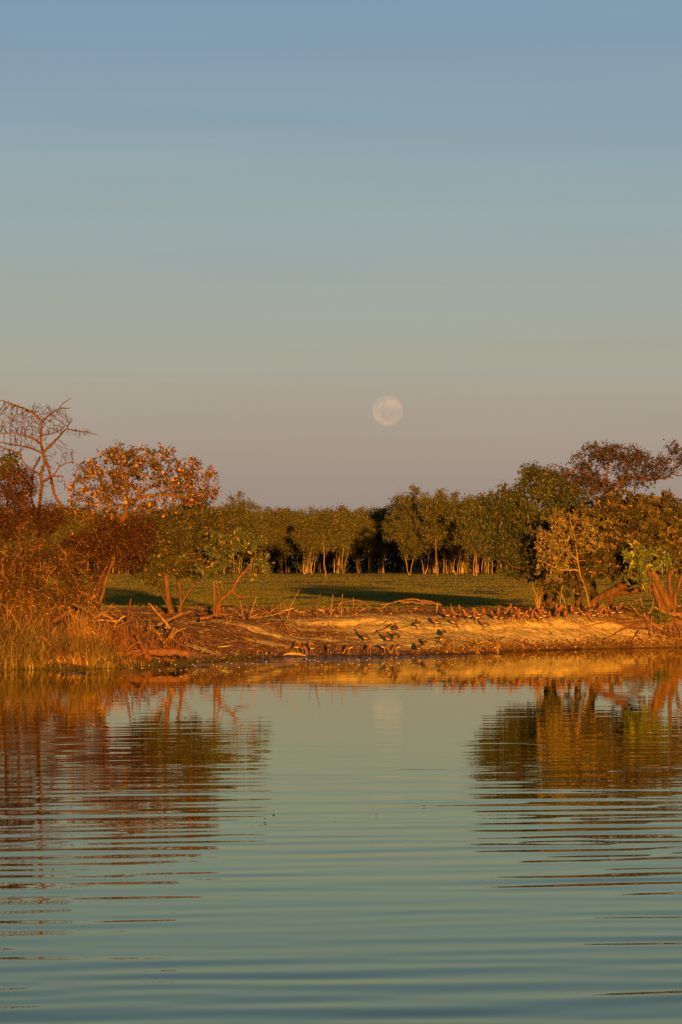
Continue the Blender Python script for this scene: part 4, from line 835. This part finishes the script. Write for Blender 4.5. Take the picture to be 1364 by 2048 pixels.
for nm, sp in body0.items():
    parts = []
    V, Q, C_ = loft(sp); parts.append(('body', mesh_np('duck_body', V, Q, C_, True), 'feather'))
    e_, d_ = np.array(sp[-1][:2]), np.array(sp[-1][:2]) - np.array(sp[-3][:2]); d_ = d_ / np.linalg.norm(d_)
    if nm in ('alert', 'relaxed'): d_ = np.array([.96, -.28])
    bl = [(*(e_ - d_ * .012), .010, .010, (.3, .14, .1)), (*(e_ + d_ * .012), .009, .007, (.3, .14, .1)), (*(e_ + d_ * .034), .009, .004, (.12, .06, .05)), (*(e_ + d_ * .040), .003, .002, (.12, .06, .05))]
    V, Q, C_ = loft(bl, 8); parts.append(('bill', mesh_np('bill', V, Q, C_, True), 'feather'))
    tilt = {'alert': .62, 'relaxed': .22, 'feeding': -.18, 'preening': .3}[nm]; cx, cz = (0.0, sp[3][1])
    for sgn in (-1, 1):
        w0 = [(.055, .052, .0, .022), (.02, .066, .004, .040), (-.03, .066, .0, .040), (-.08, .046, -.006, .028), (-.13, .022, -.006, .014), (-.165, .010, -.004, .004)]
        V, Q = shell(w0, .010); V[:, 1] *= sgn
        x_, z_ = V[:, 0].copy(), V[:, 2].copy(); V[:, 0] = x_ * math.cos(tilt) - z_ * math.sin(tilt) + cx; V[:, 2] = x_ * math.sin(tilt) + z_ * math.cos(tilt) + cz + .012
        wc = np.tile(DKB, (len(V), 1)) * np.linspace(1.7, .9, len(V))[:, None]
        parts.append(('wing', mesh_np('wing', V, Q, wc, True), 'feather'))
        f0 = [(.03, .060, -.030, .006), (-.01, .070, -.022, .012), (-.05, .066, -.012, .012), (-.085, .050, .004, .009), (-.11, .036, .022, .003)]
        V, Q = shell(f0, .008); V[:, 1] *= sgn
        x_, z_ = V[:, 0].copy(), V[:, 2].copy(); V[:, 0] = x_ * math.cos(tilt) - z_ * math.sin(tilt) + cx; V[:, 2] = x_ * math.sin(tilt) + z_ * math.cos(tilt) + cz - .008
        parts.append(('flank_plume', mesh_np('flank_plume', V, Q, np.tile((.62, .45, .25), (len(V), 1)), True), 'feather'))
        bx = {'alert': -.005, 'relaxed': .01, 'feeding': .03, 'preening': .01}[nm] + sgn * .012
        nd = np.array([[bx - .01, sgn * .034, .175], [bx + .012, sgn * .034, .10], [bx - .004, sgn * .034, .012], [bx + .045, sgn * .034, .004], [bx + .040, sgn * .034 + .022, .004], [bx + .040, sgn * .034 - .022, .004]])
        V, Q, C_ = tubes(nd, np.array([-1, 0, 1, 2, 2, 2]), np.array([.016, .008, .006, .004, .004, .004]), (.26, .14, .08), .02)
        parts.append(('leg', mesh_np('leg', V, Q, C_, True), 'feather'))
    for _, me_, mt in parts: me_.materials.append(M[mt])
    DP[nm] = parts
def duck(px, py, pose, head, label, s=1.0, group=None):
    p = hit(px, py, 88); t = empty('duck', p + np.array([0, 0, -.004]), label, 'duck', group)
    t.rotation_euler.z = math.radians(head); t.scale = (s, s, s)
    for pn, me_, mt in DP[pose]: add(pn, me_, None, t)
    return t
WG = 'whistling ducks on the sand slope and water edge'
for a_ in [
    (594, 1308, 'preening', 20, 'dark preening duck at the far left of the water edge, by the fish-shaped driftwood'), (607, 1310, 'feeding', -60, 'duck with its head down touching the right side of the leftmost duck'),
    (624, 1310, 'preening', 160, 'small hunched duck, third from the left along the water edge'), (659, 1313, 'preening', 110, 'hunched duck with long pale legs standing in the water left of the walking duck'),
    (700, 1309, 'feeding', 170, 'duck walking left with lowered head and raised tail at the water edge'), (738, 1312, 'relaxed', -70, 'round-breasted duck facing the water at the centre of the water edge'),
    (731, 1291, 'alert', 150, 'alert long-necked duck looking left, above the round-breasted duck'), (767, 1308, 'feeding', 15, 'duck with pale flank stripes bending right, left one of the pair at the water edge'),
    (795, 1308, 'feeding', 170, 'duck with bright legs bending over, right one of the pair at the water edge'), (776, 1292, 'alert', 145, 'alert duck with raised dark neck above the water edge pair'),
    (792, 1286, 'relaxed', 130, 'duck half hidden behind the right one of the water edge pair'), (836, 1310, 'preening', 60, 'lone hunched duck at the water edge right of the pair'),
    (849, 1300, 'preening', 70, 'dark hunched duck just up the slope from the lone hunched one'), (884, 1292, 'feeding', 5, 'duck with pale belly line feeding to the right beside the dry stems'),
    (887, 1280, 'preening', 60, 'round-backed duck directly behind the pale-bellied feeding duck'), (791, 1271, 'relaxed', 100, 'duck standing high on the sand at the tip of the thin branch'),
    (834, 1263, 'relaxed', 40, 'duck standing alone at the top of the sand face right of the thin branch'), (871, 1258, 'preening', 200, 'duck twisting to preen at the top of the sand face'),
    (906, 1258, 'feeding', 25, 'duck leaning down to the right below the left end of the flock'), (970, 1263, 'relaxed', 155, 'duck coming down the sand face below the middle of the flock')]:
    duck(*a_, s=R.uniform(.95, 1.05))
flock = [(895, 1243, 'relaxed', 160), (909, 1242, 'relaxed', 250), (922, 1243, 'alert', 110), (936, 1246, 'relaxed', 200), (945, 1244, 'preening', 40), (953, 1249, 'preening', 190), (957, 1243, 'relaxed', 150), (967, 1242, 'relaxed', 265),
    (991, 1247, 'relaxed', 140), (1003, 1249, 'relaxed', 150), (1013, 1249, 'relaxed', 110), (1023, 1246, 'preening', 70), (998, 1237, 'relaxed', 265), (1009, 1238, 'relaxed', 20), (1026, 1240, 'alert', 120), (1031, 1243, 'relaxed', 330),
    (1039, 1248, 'relaxed', 260), (1047, 1247, 'relaxed', 300), (1054, 1244, 'feeding', 20), (1041, 1240, 'relaxed', 180), (1062, 1238, 'relaxed', 255), (1064, 1246, 'relaxed', 270), (1078, 1240, 'relaxed', 260), (1079, 1248, 'relaxed', 200), (1092, 1238, 'relaxed', 150),
    (1098, 1245, 'relaxed', 260), (1112, 1243, 'alert', 95), (1116, 1236, 'relaxed', 300), (1123, 1231, 'relaxed', 220), (1131, 1245, 'relaxed', 250), (1129, 1238, 'preening', 140), (1145, 1236, 'relaxed', 255), (1152, 1239, 'relaxed', 160), (1165, 1240, 'relaxed', 200),
    (1174, 1237, 'relaxed', 110), (1171, 1243, 'feeding', 330), (1187, 1243, 'relaxed', 150), (1195, 1236, 'relaxed', 30), (1197, 1240, 'relaxed', 320), (1213, 1236, 'relaxed', 250), (1225, 1239, 'relaxed', 150), (1241, 1238, 'relaxed', 130), (1235, 1231, 'relaxed', 30), (1139, 1231, 'relaxed', 90), (1183, 1233, 'relaxed', 70), (1070, 1233, 'relaxed', 300), (1086, 1246, 'preening', 200)]
lbs = {0: 'leftmost upright duck of the flock on top of the bank', 7: 'duck facing the camera alone beside the shadow gap in the flock', 8: 'duck at the left end of the dense part of the flock', 12: 'tall pale-headed duck standing above its neighbours in the flock', 22: 'broad-breasted upright duck at the foot of the pale bare shrub',
       26: 'slim upright duck right of the pale bare shrub', 31: 'tall duck with its head highest, left of the leaning trunk', 39: 'slim upright duck third from the right end of the flock', 40: 'duck second from the right end of the flock', 41: 'last duck at the right end of the flock'}
for i, (px, py, po, hd) in enumerate(flock):
    duck(px, py, po, hd + R.normal(0, 10), lbs.get(i, 'brown whistling duck standing in the crowded flock on top of the bank'), R.uniform(.97, 1.12), None if i in lbs else 'ducks of the crowded flock on the bank top')
